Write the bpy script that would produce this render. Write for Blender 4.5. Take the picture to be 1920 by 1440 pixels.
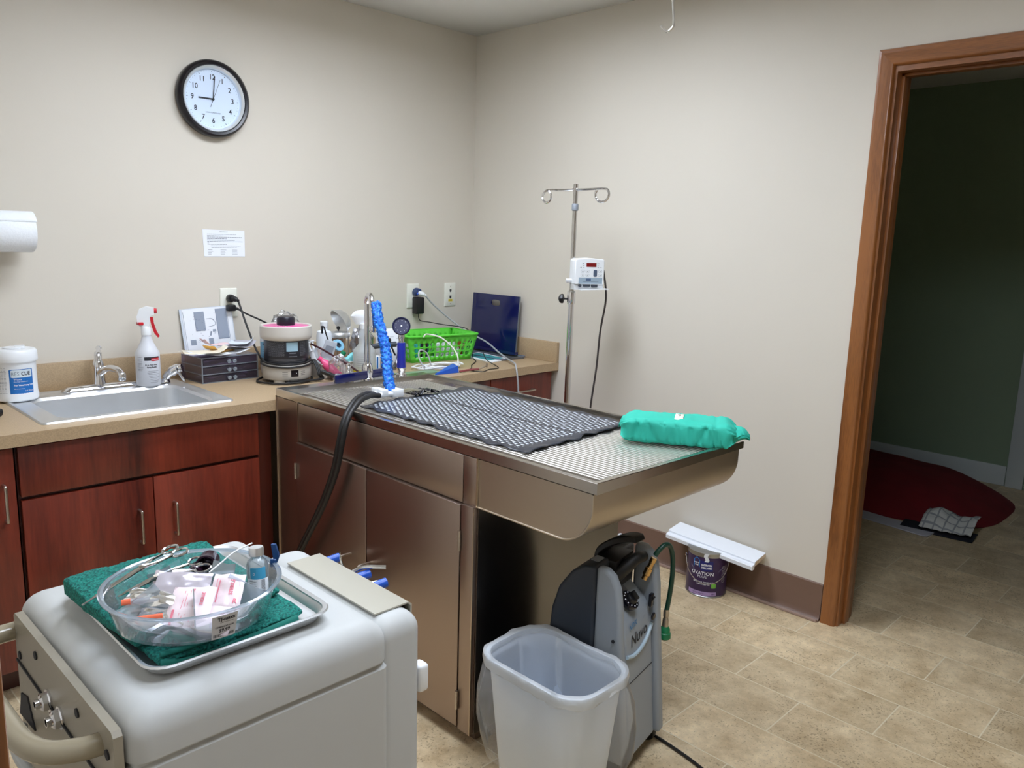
import bpy, bmesh, math, random
from mathutils import Vector, Matrix, noise, Euler
PI = math.pi
random.seed(7)
S = bpy.context.scene
COL = S.collection
for o in list(bpy.data.objects): bpy.data.objects.remove(o)

# ---------------------------------------------------------------- camera, world, exposure
YAW, PITCH, ROLL, FPX = 0.7794, -0.1802, 0.0292, 1498.3
CAM = Vector((-2.917, -3.2067, 1.4241))
F_ = Vector((math.cos(PITCH)*math.cos(YAW), math.cos(PITCH)*math.sin(YAW), math.sin(PITCH)))
R0 = Vector((math.sin(YAW), -math.cos(YAW), 0)); U0 = R0.cross(F_)
R_ = R0*math.cos(ROLL)+U0*math.sin(ROLL); U_ = -R0*math.sin(ROLL)+U0*math.cos(ROLL)
cd = bpy.data.cameras.new('camera'); cam = bpy.data.objects.new('camera', cd); COL.objects.link(cam)
cam.matrix_world = Matrix(((R_.x,U_.x,-F_.x,CAM.x),(R_.y,U_.y,-F_.y,CAM.y),(R_.z,U_.z,-F_.z,CAM.z),(0,0,0,1)))
cd.sensor_fit = 'HORIZONTAL'; cd.sensor_width = 36; cd.lens = 36*FPX/1920; cd.clip_start = .02
S.camera = cam
w = bpy.data.worlds.new('world'); S.world = w; w.use_nodes = True
w.node_tree.nodes['Background'].inputs[0].default_value = (.8,.9,1,1)
w.node_tree.nodes['Background'].inputs[1].default_value = .02
S.view_settings.view_transform = 'Standard'; S.view_settings.look = 'None'
S.view_settings.gamma = 1; S.view_settings.use_curve_mapping = False
S.view_settings.exposure = 0.53
S.cycles.transparent_max_bounces = 40
LIGHTS = [(-1.35,-1.15,1.2,.6,12.5), (-1.75,-2.6,1.2,.6,10.0)]     # ceiling troffers: x, y, length, width, strength
LIGHT_COL = (.87,.95,1.08)
CEIL = 2.432; RECESS = .065

# ---------------------------------------------------------------- materials
def lin(c):
    r = []
    for v in c[:3]:
        v = v/255; r.append(v/12.92 if v <= .04045 else ((v+.055)/1.055)**2.4)
    return (*r, 1)
MATS = {}
def mat(name, c, rough=.5, metal=0, var=0, vs=5, bump=0, bs=50, stretch=(1,1,1), spec=.5, coat=0, aniso=0, c2=None, rvar=0, sub=0):
    if name in MATS: return MATS[name]
    m = bpy.data.materials.new(name); m.use_nodes = True; MATS[name] = m
    n = m.node_tree; p = n.nodes['Principled BSDF']; L = n.links.new
    p.inputs['Base Color'].default_value = lin(c); p.inputs['Roughness'].default_value = rough
    p.inputs['Metallic'].default_value = metal; p.inputs['Specular IOR Level'].default_value = spec
    p.inputs['Coat Weight'].default_value = coat; p.inputs['Coat Roughness'].default_value = .08
    if aniso: p.inputs['Anisotropic'].default_value = aniso
    if sub:
        p.inputs['Subsurface Weight'].default_value = sub; p.inputs['Subsurface Radius'].default_value = (.01,.01,.01)
    tc = n.nodes.new('ShaderNodeTexCoord'); mp = n.nodes.new('ShaderNodeMapping'); mp.inputs['Scale'].default_value = stretch
    L(tc.outputs['Object'], mp.inputs['Vector'])
    nz = n.nodes.new('ShaderNodeTexNoise'); nz.inputs['Scale'].default_value = vs; nz.inputs['Detail'].default_value = 4
    L(mp.outputs[0], nz.inputs['Vector'])
    if var or c2:
        r = n.nodes.new('ShaderNodeValToRGB'); a = lin(c)
        lo = tuple(x*(1-var) for x in a[:3])+(1,) if not c2 else a
        hi = tuple(min(1,x*(1+var)) for x in a[:3])+(1,) if not c2 else lin(c2)
        r.color_ramp.elements[0].color = lo; r.color_ramp.elements[1].color = hi
        r.color_ramp.elements[0].position = .35; r.color_ramp.elements[1].position = .65
        L(nz.outputs[0], r.inputs[0]); L(r.outputs[0], p.inputs['Base Color'])
    if rvar:
        q = n.nodes.new('ShaderNodeMapRange'); q.inputs[3].default_value = rough-rvar; q.inputs[4].default_value = rough+rvar
        L(nz.outputs[0], q.inputs[0]); L(q.outputs[0], p.inputs['Roughness'])
    if bump:
        nb = n.nodes.new('ShaderNodeTexNoise'); nb.inputs['Scale'].default_value = bs; nb.inputs['Detail'].default_value = 3
        L(mp.outputs[0], nb.inputs['Vector'])
        b = n.nodes.new('ShaderNodeBump'); b.inputs['Strength'].default_value = bump; b.inputs['Distance'].default_value = .002
        L(nb.outputs[0], b.inputs['Height']); L(b.outputs[0], p.inputs['Normal'])
    return m
def clear(name, tint=(245,248,250), gloss=.25, haze=.05, rough=.05, solid=0):
    """thin clear plastic: see-through with fresnel reflections and a little milkiness"""
    if name in MATS: return MATS[name]
    m = bpy.data.materials.new(name); m.use_nodes = True; MATS[name] = m
    n = m.node_tree; L = n.links.new
    for x in list(n.nodes):
        if x.type != 'OUTPUT_MATERIAL': n.nodes.remove(x)
    out = [x for x in n.nodes if x.type == 'OUTPUT_MATERIAL'][0]
    t = n.nodes.new('ShaderNodeBsdfTransparent'); t.inputs[0].default_value = lin(tint)
    g = n.nodes.new('ShaderNodeBsdfGlossy'); g.inputs['Roughness'].default_value = rough; g.inputs[0].default_value = (1,1,1,1)
    d = n.nodes.new('ShaderNodeBsdfDiffuse'); d.inputs[0].default_value = lin(tint)
    tl = n.nodes.new('ShaderNodeBsdfTranslucent'); tl.inputs[0].default_value = lin(tint)
    md = n.nodes.new('ShaderNodeMixShader'); md.inputs[0].default_value = .5; L(d.outputs[0], md.inputs[1]); L(tl.outputs[0], md.inputs[2])
    a = n.nodes.new('ShaderNodeMixShader'); a.inputs[0].default_value = haze; L(t.outputs[0], a.inputs[1]); L(md.outputs[0], a.inputs[2])
    lw = n.nodes.new('ShaderNodeLayerWeight'); lw.inputs[0].default_value = gloss
    mr = n.nodes.new('ShaderNodeMath'); mr.operation = 'MULTIPLY'; mr.inputs[1].default_value = .9
    L(lw.outputs['Fresnel'], mr.inputs[0])
    b = n.nodes.new('ShaderNodeMixShader'); L(mr.outputs[0], b.inputs[0]); L(a.outputs[0], b.inputs[1]); L(g.outputs[0], b.inputs[2])
    L(b.outputs[0], out.inputs[0]); return m
def wood(name, dark, light, axis='z', scale=6, rough=.35, fine=1.0, coat=.2):
    if name in MATS: return MATS[name]
    m = mat(name, dark, rough, coat=coat)
    n = m.node_tree; p = n.nodes['Principled BSDF']; L = n.links.new
    tc = n.nodes.new('ShaderNodeTexCoord'); mp = n.nodes.new('ShaderNodeMapping')
    s = {'z': (1,1,.09), 'x': (.09,1,1), 'y': (1,.09,1)}[axis]; mp.inputs['Scale'].default_value = s
    L(tc.outputs['Object'], mp.inputs[0])
    a = n.nodes.new('ShaderNodeTexNoise'); a.inputs['Scale'].default_value = scale; a.inputs['Detail'].default_value = 3; a.inputs['Distortion'].default_value = .6
    b = n.nodes.new('ShaderNodeTexNoise'); b.inputs['Scale'].default_value = scale*22; b.inputs['Detail'].default_value = 5
    L(mp.outputs[0], a.inputs[0]); L(mp.outputs[0], b.inputs[0])
    mx = n.nodes.new('ShaderNodeMath'); mx.operation = 'MULTIPLY_ADD'; mx.inputs[1].default_value = .3*fine
    L(b.outputs[0], mx.inputs[0]); L(a.outputs[0], mx.inputs[2])
    r = n.nodes.new('ShaderNodeValToRGB'); r.color_ramp.elements[0].position = .42; r.color_ramp.elements[1].position = .82
    r.color_ramp.elements[0].color = lin(dark); r.color_ramp.elements[1].color = lin(light)
    L(mx.outputs[0], r.inputs[0]); L(r.outputs[0], p.inputs['Base Color'])
    return m

wall_m  = mat('wall_paint', (214,207,194), .62, var=.015, vs=1.5, bump=.05, bs=120)
ceil_m  = mat('ceiling_paint', (240,240,238), .8, bump=.25, bs=90)
hall_m  = mat('green_wall_paint', (146,168,142), .7, var=.02, vs=2)
white_m = mat('white_trim_paint', (215,225,228), .4)
cove_m  = mat('brown_cove_base', (118,92,78), .45, var=.05, vs=3)
steel   = mat('brushed_steel', (168,152,142), .36, 1, var=.015, vs=2)
steel_h = mat('brushed_steel_trough', (196,184,168), .36, 1, var=.015, vs=2)
steel_d = mat('polished_dark_steel', (140,138,136), .22, 1, rvar=.05, vs=3)
steel_s = mat('sink_steel', (222,224,226), .42, 1, rvar=.04, vs=4)
grate_m = mat('grate_steel', (236,234,230), .38, 1)
chrome  = mat('chrome', (225,225,228), .08, 1)
nickel  = mat('satin_nickel', (190,180,168), .3, 1)
lamin   = mat('counter_laminate', (176,152,120), .45, var=.12, vs=320)
cherry  = wood('cherry_cabinet', (66,20,13), (134,52,33), 'z', 6)
cherry2 = wood('cherry_carcass', (52,20,14), (88,36,24), 'z', 5)
oak_v   = wood('oak_trim_vertical', (92,52,24), (148,92,46), 'z', 14, .35, 1.6)
oak_h   = wood('oak_trim_horizontal', (92,52,24), (148,92,46), 'y', 14, .35, 1.6)
black   = mat('black_plastic', (22,22,25), .4)
blackr  = mat('black_rubber', (20,19,20), .5)
blackg  = mat('black_gloss', (16,15,24), .15)
offw    = mat('offwhite_plastic', (205,200,192), .4)
beige   = mat('beige_enamel', (190,192,191), .5, spec=.3)
taupe   = mat('taupe_enamel', (150,143,128), .35)
taupe2  = mat('taupe_panel', (178,174,160), .4)
putty   = mat('putty_tube', (150,140,118), .22, coat=.4)
white_p = mat('white_plastic', (232,235,238), .35)
white_s = mat('white_soft_plastic', (225,230,236), .45, sub=.2)
paper   = mat('white_paper', (236,240,246), .8)
tissue  = mat('paper_towel', (236,240,244), .9, bump=.5, bs=160)
ink     = mat('black_ink', (38,38,44), .7)
inkg    = mat('grey_ink', (140,146,156), .7)
inkw    = mat('white_ink', (232,232,236), .6)
blue_l  = mat('blue_label', (24,104,178), .4)
red_p   = mat('red_plastic', (196,30,44), .3)
navy    = mat('navy_acrylic', (10,18,78), .12, coat=.5)
blue_p  = mat('blue_plastic', (28,84,190), .35)
blue_h  = mat('blue_handle', (24,38,150), .35)
blue_s  = mat('blue_sponge', (6,60,190), .45, c2=(40,150,245), vs=160, bump=1, bs=260)
green_b = mat('green_basket', (92,208,62), .35)
teal_m  = mat('teal_wrap', (38,176,154), .75, var=.05, vs=8, bump=.1, bs=120)
towel_m = mat('teal_terry', (8,78,74), .95, c2=(30,136,122), vs=260, bump=1, bs=320)
pink_m  = mat('pink_label', (222,90,158), .35)
teal_p  = mat('teal_plastic', (60,180,182), .4)
lblue   = mat('light_blue_plastic', (140,196,224), .4)
purple_m= mat('dark_purple_label', (52,30,74), .35)
grey_l  = mat('grey_shell', (150,158,166), .4)
slate   = mat('slate_shell', (52,58,68), .42)
hoseg   = mat('dark_green_hose', (12,62,48), .35)
brass   = mat('brass', (214,176,116), .25, 1)
acry    = clear('clear_acrylic', (250,252,255), .16, .07)
acry_e  = clear('acrylic_edge', (226,236,244), .35, .32)
acry_v  = clear('smoky_acrylic', (240,232,244), .2, .06)
film    = clear('clear_film', (252,253,255), .38, .12, .12)
bagm    = clear('bag_film', (255,255,255), .12, .2, .2)
milky   = clear('milky_plastic', (240,244,250), .3, .62, .3)
maroon  = mat('dark_red_blanket', (112,14,24), .95, var=.1, vs=8, bump=.4, bs=60)

def tile_mat():
    m = mat('stone_vinyl_tile', (170,150,116), .42)
    n = m.node_tree; p = n.nodes['Principled BSDF']; L = n.links.new; N = n.nodes.new
    def M(op, a, b=None, c=None):
        x = N('ShaderNodeMath'); x.operation = op
        for i, v in enumerate((a, b, c)):
            if v is None: continue
            if isinstance(v, (int, float)): x.inputs[i].default_value = v
            else: L(v, x.inputs[i])
        return x.outputs[0]
    tc = N('ShaderNodeTexCoord'); sx = N('ShaderNodeSeparateXYZ'); L(tc.outputs['Object'], sx.inputs[0])
    W, Ln = .2223, .4529
    u = M('DIVIDE', M('ADD', sx.outputs[0], .379), W); row = M('FLOOR', u)
    v = M('ADD', M('DIVIDE', M('ADD', sx.outputs[1], 2.2454), Ln), M('MULTIPLY', M('FLOORED_MODULO', row, 2), .5))
    colm = M('FLOOR', v); fu = M('FRACT', u); fv = M('FRACT', v)
    eu = M('MULTIPLY', M('MINIMUM', fu, M('SUBTRACT', 1, fu)), W); ev = M('MULTIPLY', M('MINIMUM', fv, M('SUBTRACT', 1, fv)), Ln)
    d = M('MINIMUM', eu, ev)
    g = N('ShaderNodeMapRange'); g.inputs[1].default_value = .0012; g.inputs[2].default_value = .0026; L(d, g.inputs[0])
    cx = N('ShaderNodeCombineXYZ'); L(row, cx.inputs[0]); L(colm, cx.inputs[1])
    wn = N('ShaderNodeTexWhiteNoise'); wn.noise_dimensions = '2D'; L(cx.outputs[0], wn.inputs[0])
    off = N('ShaderNodeVectorMath'); off.operation = 'MULTIPLY_ADD'; off.inputs[1].default_value = (7,7,7)
    L(wn.outputs['Color'], off.inputs[0]); L(tc.outputs['Object'], off.inputs[2])
    nz = N('ShaderNodeTexNoise'); nz.inputs['Scale'].default_value = 9; nz.inputs['Detail'].default_value = 6; nz.inputs['Roughness'].default_value = .65; L(off.outputs[0], nz.inputs['Vector'])
    r = N('ShaderNodeValToRGB'); e = r.color_ramp.elements
    e[0].position = .3; e[0].color = lin((182,158,122)); e[1].position = .7; e[1].color = lin((226,206,170)); L(nz.outputs[0], r.inputs[0])
    hs = N('ShaderNodeHueSaturation'); L(r.outputs[0], hs.inputs['Color']); L(M('MULTIPLY_ADD', wn.outputs[0], .26, .87), hs.inputs['Value'])
    sp = N('ShaderNodeTexNoise'); sp.inputs['Scale'].default_value = 150; sp.inputs['Detail'].default_value = 3; L(off.outputs[0], sp.inputs['Vector'])
    sp2 = N('ShaderNodeTexNoise'); sp2.inputs['Scale'].default_value = 6; L(off.outputs[0], sp2.inputs['Vector'])
    thr = M('MULTIPLY_ADD', sp2.outputs[0], -.25, .735)
    sr = N('ShaderNodeMapRange'); L(M('SUBTRACT', sp.outputs[0], thr), sr.inputs[0]); sr.inputs[1].default_value = 0; sr.inputs[2].default_value = .05
    fn = N('ShaderNodeTexNoise'); fn.inputs['Scale'].default_value = 48; fn.inputs['Detail'].default_value = 5; fn.inputs['Roughness'].default_value = .75; L(off.outputs[0], fn.inputs['Vector'])
    hs2 = N('ShaderNodeHueSaturation'); L(hs.outputs[0], hs2.inputs['Color']); L(M('MULTIPLY_ADD', fn.outputs[0], .62, .69), hs2.inputs['Value'])
    mk = N('ShaderNodeMix'); mk.data_type = 'RGBA'; L(M('MULTIPLY', sr.outputs[0], .5), mk.inputs[0]); L(hs2.outputs[0], mk.inputs[6]); mk.inputs[7].default_value = lin((104,84,58))
    lt = N('ShaderNodeMapRange'); L(sp.outputs[0], lt.inputs[0]); lt.inputs[1].default_value = .36; lt.inputs[2].default_value = .32
    mk2 = N('ShaderNodeMix'); mk2.data_type = 'RGBA'; L(M('MULTIPLY', lt.outputs[0], .5), mk2.inputs[0]); L(mk.outputs[2], mk2.inputs[6]); mk2.inputs[7].default_value = lin((214,198,168))
    mg = N('ShaderNodeMix'); mg.data_type = 'RGBA'; L(g.outputs[0], mg.inputs[0]); mg.inputs[6].default_value = lin((226,214,186)); L(mk2.outputs[2], mg.inputs[7])
    L(mg.outputs[2], p.inputs['Base Color'])
    b = N('ShaderNodeBump'); b.inputs['Strength'].default_value = .25; b.inputs['Distance'].default_value = .002; L(g.outputs[0], b.inputs['Height']); L(b.outputs[0], p.inputs['Normal'])
    return m
tile = tile_mat()

# ---------------------------------------------------------------- geometry helpers
WM = {}
def frame(xd, yd):
    xd = Vector(xd).normalized(); yd = Vector(yd); yd = (yd-xd*yd.dot(xd)).normalized(); return xd, yd
def catmull(P, n):
    P = [Vector(p) for p in P]
    if n <= 1 or len(P) < 3: return P
    Q = [P[0]*2-P[1]]+P+[P[-1]*2-P[-2]]; out = []
    for i in range(1, len(Q)-2):
        a, b, c, d = Q[i-1:i+3]
        for k in range(n):
            t = k/n; out.append(.5*((2*b)+(c-a)*t+(2*a-5*b+4*c-d)*t*t+(3*b-a-3*c+d)*t**3))
    return out+[P[-1]]
def rrect(cx, cy, w, h, r, z, n=5):
    pts = []
    for (sx, sy, a0) in ((1,1,0),(-1,1,PI/2),(-1,-1,PI),(1,-1,1.5*PI)):
        for k in range(n+1):
            a = a0+PI/2*k/n
            pts.append(Vector((cx+sx*(w/2-r)+r*math.cos(a), cy+sy*(h/2-r)+r*math.sin(a), z)))
    return pts
class G:
    def __init__(s): s.bm = bmesh.new(); s.mi = 0
    def face(s, vs):
        try: f = s.bm.faces.new(vs); f.material_index = s.mi; return f
        except ValueError: return None
    def verts(s, pts): return [s.bm.verts.new(p) for p in pts]
    def box(s, x0, x1, y0, y1, z0, z1, b=0, seg=2, M=None):
        r = bmesh.ops.create_cube(s.bm, size=1)
        for v in r['verts']:
            v.co = Vector(((x0+x1)/2+v.co.x*(x1-x0), (y0+y1)/2+v.co.y*(y1-y0), (z0+z1)/2+v.co.z*(z1-z0)))
        vs = r['verts']; fs = {f for v in vs for f in v.link_faces}
        for f in fs: f.material_index = s.mi
        if b:
            es = list({e for v in vs for e in v.link_edges})
            rr = bmesh.ops.bevel(s.bm, geom=es, offset=b, segments=seg, affect='EDGES', profile=.5)
            vs = list({v for f in rr['faces'] for v in f.verts} | {v for v in vs if v.is_valid})
            for f in rr['faces']: f.material_index = s.mi
        if M:
            for v in vs: v.co = M @ v.co
        return s
    def obox(s, c, size, rot=(0,0,0), b=0, seg=2):
        M = Matrix.Translation(c) @ Euler(rot).to_matrix().to_4x4()
        x, y, z = [q/2 for q in size]; return s.box(-x, x, -y, y, -z, z, b, seg, M)
    def loft(s, loops, cap0=True, cap1=True, closed=True):
        L = [s.verts(l) for l in loops]; n = len(L[0])
        for a, b in zip(L, L[1:]):
            for i in range(n if closed else n-1):
                j = (i+1) % n; s.face((a[i], a[j], b[j], b[i]))
        if cap0: s.face(L[0][::-1])
        if cap1: s.face(L[-1])
        return s
    def lathe(s, prof, c=(0,0,0), ax=(0,0,1), seg=24, cap0=True, cap1=True, sq=(1,1)):
        ax = Vector(ax).normalized(); c = Vector(c)
        u = ax.orthogonal().normalized() if abs(ax.z) < .999 else Vector((1,0,0)); v = ax.cross(u)
        loops = []
        for r, h in prof:
            r = max(r, 1e-5)
            loops.append([c+ax*h+(u*math.cos(2*PI*k/seg)*sq[0]+v*math.sin(2*PI*k/seg)*sq[1])*r for k in range(seg)])
        return s.loft(loops, cap0, cap1)
    def cyl(s, p0, p1, r, r1=None, seg=16):
        p0 = Vector(p0); p1 = Vector(p1); return s.lathe([(r,0),(r if r1 is None else r1,(p1-p0).length)], p0, p1-p0, seg)
    def tube(s, pts, r, seg=8, sm=6, closed=False, ry=None):
        P = catmull(pts, sm); N = len(P)
        rr = r if isinstance(r, (list, tuple)) else None
        T0 = (P[1]-P[0]).normalized(); nv = T0.orthogonal().normalized(); loops = []
        for i, p in enumerate(P):
            T = (P[min(i+1,N-1)]-P[max(i-1,0)]).normalized()
            nv = (nv-T*nv.dot(T)).normalized(); bv = T.cross(nv)
            q = r if rr is None else rr[0]+(rr[-1]-rr[0])*i/(N-1) if len(rr) == 2 else rr[min(len(rr)-1, int(i/(N-1)*(len(rr)-1)+.5))]
            loops.append([p+(nv*math.cos(2*PI*k/seg)+bv*math.sin(2*PI*k/seg))*q for k in range(seg)])
        return s.loft(loops)
    def prism(s, poly, o, xd, yd, d):
        """polygon (2D) in plane o,xd,yd swept along vector d"""
        xd = Vector(xd); yd = Vector(yd); o = Vector(o); d = Vector(d)
        a = [o+xd*p[0]+yd*p[1] for p in poly]; return s.loft([a, [p+d for p in a]])
    def quad(s, *p): s.face(s.verts(p)); return s
    def sheet(s, o, xd, yd, nx, ny, f):
        o = Vector(o); xd = Vector(xd); yd = Vector(yd)
        V = [[s.bm.verts.new(f(o+xd*(i/nx)+yd*(j/ny), i/nx, j/ny)) for i in range(nx+1)] for j in range(ny+1)]
        for j in range(ny):
            for i in range(nx): s.face((V[j][i], V[j][i+1], V[j+1][i+1], V[j+1][i]))
        return s
    def text(s, t, size, f, align='CENTER', sx=1, ext=0):
        """f(x, y) maps flat text coordinates to a point"""
        cu = bpy.data.curves.new('t', 'FONT'); cu.body = t; cu.size = size; cu.align_x = align; cu.align_y = 'CENTER'; cu.resolution_u = 2
        cu.offset = ext
        ob = bpy.data.objects.new('t', cu); me = bpy.data.meshes.new_from_object(ob)
        vs = [s.bm.verts.new(f(v.co.x*sx, v.co.y)) for v in me.vertices]
        for p in me.polygons: s.face([vs[i] for i in p.vertices])
        bpy.data.objects.remove(ob); bpy.data.curves.remove(cu); bpy.data.meshes.remove(me); return s
    def done(s, name, mats, parent=None, sharp=40, local=False, noiz=None):
        if not isinstance(mats, (list, tuple)): mats = [mats]
        bm = s.bm
        if parent is not None and not local:
            M = WM[parent].inverted(); bmesh.ops.transform(bm, matrix=M, verts=bm.verts)
        bmesh.ops.recalc_face_normals(bm, faces=bm.faces)
        me = bpy.data.meshes.new(name); bm.to_mesh(me); bm.free()
        for m in mats: me.materials.append(m)
        for p in me.polygons: p.use_smooth = True
        me.set_sharp_from_angle(angle=math.radians(sharp))
        o = bpy.data.objects.new(name, me); COL.objects.link(o)
        if parent is not None: o.parent = parent; WM[o] = WM[parent]
        else: WM[o] = Matrix.Identity(4)
        return o
def plane_map(o, xd, yd):
    o = Vector(o); xd = Vector(xd).normalized(); yd = Vector(yd).normalized(); return lambda x, y: o+xd*x+yd*y
def cyl_map(c, R, a0, z0):
    """wrap round a vertical cylinder; a0 = facing azimuth"""
    return lambda x, y: Vector((c[0]+R*math.cos(a0+x/R), c[1]+R*math.sin(a0+x/R), z0+y))
def thing(name, label, cat, loc, rotz=0, group=None):
    o = bpy.data.objects.new(name, None); COL.objects.link(o); o.empty_display_size = .05
    o.location = loc; o.rotation_euler = (0,0,rotz); o['label'] = label; o['category'] = cat
    if group: o['group'] = group
    WM[o] = Matrix.Translation(loc) @ Matrix.Rotation(rotz, 4, 'Z'); return o
def tag(o, label, cat, group=None, kind=None):
    o['label'] = label; o['category'] = cat
    if group: o['group'] = group
    if kind: o['kind'] = kind
    return o
def struct(o): o['kind'] = 'structure'; return o
def rebase(o, loc):
    """move a top-level mesh's origin to its base point"""
    loc = Vector(loc)
    for v in o.data.vertices: v.co -= loc
    o.location = loc; return o
FACE = math.atan2(CAM.y+.3, CAM.x+1.3)

# ================================================================ SETTING
g = G(); g.box(-4.3, 2.66, -4.6, 1.5, -.05, 0); struct(g.done('floor', tile))
g = G(); xs = sorted({-4.3,.06}|{q for x,y,lx,ly,e in LIGHTS for q in (x-lx/2,x+lx/2)}); ys = sorted({-4.6,.1}|{q for x,y,lx,ly,e in LIGHTS for q in (y-ly/2,y+ly/2)})
for a, b in zip(xs, xs[1:]):
    for c, d in zip(ys, ys[1:]):
        if not any(x-lx/2-.001 <= a and b <= x+lx/2+.001 and y-ly/2-.001 <= c and d <= y+ly/2+.001 for x,y,lx,ly,e in LIGHTS): g.quad((a,c,CEIL),(b,c,CEIL),(b,d,CEIL),(a,d,CEIL))
bmesh.ops.remove_doubles(g.bm, verts=g.bm.verts, dist=.0005); o = g.done('ceiling', ceil_m); struct(o); md = o.modifiers.new('s','SOLIDIFY'); md.thickness = .02; md.offset = 1
g = G(); g.box(.06, 2.75, -4.6, 1.5, CEIL, CEIL+.05); struct(g.done('ceiling_next_room', ceil_m))
g = G(); g.box(-2.965, .12, 0, .1, 0, CEIL); struct(g.done('wall_back', wall_m))
# right wall with the door opening
DY0, DY1, DH, WT = -2.110, -3.02, 2.015, .115; WY0, WY1, WH = DY0+.019, DY1-.019, DH+.019
g = G(); g.box(0, WT, WY0, 0, 0, CEIL); g.box(0, WT, WY1, WY0, WH, CEIL); g.box(0, WT, -4.6, WY1, 0, CEIL)
struct(g.done('wall_right', wall_m))
g = G(); g.box(WT, WT+.012, WY0, 1.5, 0, CEIL); g.box(WT, WT+.012, WY1, WY0, WH, CEIL); g.box(WT, WT+.012, -4.6, WY1, 0, CEIL)
struct(g.done('wall_next_room_near', hall_m))
g = G(); g.box(-4.3, WT, -4.6, -4.5, 0, CEIL); struct(g.done('wall_front', wall_m))
g = G(); g.box(-2.965, -2.845, -2.74, 0, 0, CEIL); g.box(-2.965, -2.845, -3.68, -2.74, 2.03, CEIL); g.box(-2.965, -2.845, -4.5, -3.68, 0, CEIL)
struct(g.done('wall_left', wall_m))
g = G(); g.box(-4.3, -4.2, -4.6, .1, 0, CEIL); g.box(-4.2, -2.965, 0, .1, 0, CEIL); struct(g.done('wall_hallway', wall_m))
g = G(); g.box(2.65, 2.75, -4.6, 1.5, 0, CEIL); g.box(WT, 2.65, 1.4, 1.5, 0, CEIL); g.box(WT, 2.65, -4.6, -4.5, 0, CEIL)
struct(g.done('wall_next_room', hall_m))
g = G(); g.box(2.636, 2.65, -2.03, 1.4, 0, .125, .004); struct(g.done('baseboard_next_room', white_m))
g = G(); g.box(2.625, 2.65, -2.13, -2.035, 0, 2.1, .004); g.box(2.625, 2.65, -3.1, -3.0, 0, 2.1, .004); g.box(2.63, 2.65, -3.0, -2.14, 0, 2.03)
struct(g.done('door_3', white_m))
# cove base on the right wall
g = G(); g.prism([(0,0),(-.022,0),(-.022,.004),(-.012,.012),(-.008,.03),(-.006,.145),(0,.149)], (0,-.64,0), (1,0,0), (0,0,1), (0,-1.402,0))
bb = struct(g.done('baseboard_right', cove_m))
g = G(); g.box(-.034, -.021, -2.04, -1.0, 0, .011, .003); g.done('floor_edge_strip', mat('vinyl_strip', (158,134,122), .35), bb)
# doorway 1 : oak casing, jamb, stop, white far casing
d1 = struct(thing('door_1', '', '', (0,(DY0+DY1)/2,0))); del d1['label'], d1['category']
def casing_profile(): return [(0,0),(.006,.017),(.012,.018),(.02,.0155),(.05,.0155),(.057,.012),(.06,0)]
co, ci = -2.043, -2.103
def casing_leg(y_out, sgn, name):
    g = G(); pr = casing_profile(); lo = []; hi = []
    for a, b in pr:
        y = y_out-sgn*a; lo.append(Vector((-b, y, 0))); hi.append(Vector((-b, y, 2.092-a)))
    g.loft([lo, hi]); g.done(name, oak_v, d1, 50)
casing_leg(co, 1, 'casing_side'); casing_leg(-3.095, -1, 'casing_side')
g = G(); lo = []; hi = []
for a, b in casing_profile():
    lo.append(Vector((-b, co-a, 2.092-a))); hi.append(Vector((-b, -3.095+a, 2.092-a)))
g.loft([lo, hi]); g.done('casing_head', oak_h, d1, 50)
g = G(); g.box(-.001, WT+.013, DY0, DY0+.0188, 0, 2.033); g.box(.04, .078, DY0-.011, DY0+.002, 0, 2.02, .002)
g.box(-.001, WT+.013, DY1-.0188, DY1, 0, 2.033); g.box(.04, .078, DY1, DY1+.011, 0, 2.02, .002); g.done('jamb', oak_v, d1)
g = G(); g.box(-.001, WT+.013, DY1, DY0, DH, DH+.0188); g.box(.04, .078, DY1, DY0, DH-.011, DH, .002); g.done('head_jamb', oak_h, d1)
g = G(); g.box(WT+.012, WT+.028, DY0+.005, DY0+.075, 0, 2.09, .003); g.box(WT+.012, WT+.028, DY1-.075, DY1-.005, 0, 2.09, .003); g.box(WT+.012, WT+.028, DY1, DY0, 2.02, 2.09, .003)
g.done('far_casing', white_m, d1)
# doorway 2 where the camera stands
d2 = struct(thing('door_2', '', '', (-2.9,-3.2,0))); del d2['label'], d2['category']
g = G(); g.box(-2.845, -2.8285, -2.75, -2.69, 0, 2.09, .003); g.box(-2.845, -2.8285, -3.73, -3.67, 0, 2.09, .003); g.done('casing_side', oak_v, d2)
g = G(); g.box(-2.845, -2.8285, -3.67, -2.75, 2.03, 2.09, .003); g.done('casing_head', oak_h, d2)
g = G(); g.box(-2.97, -2.84, -2.752, -2.74, 0, 2.03); g.box(-2.97, -2.84, -3.68, -3.668, 0, 2.03); g.done('jamb', oak_v, d2)
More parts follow.
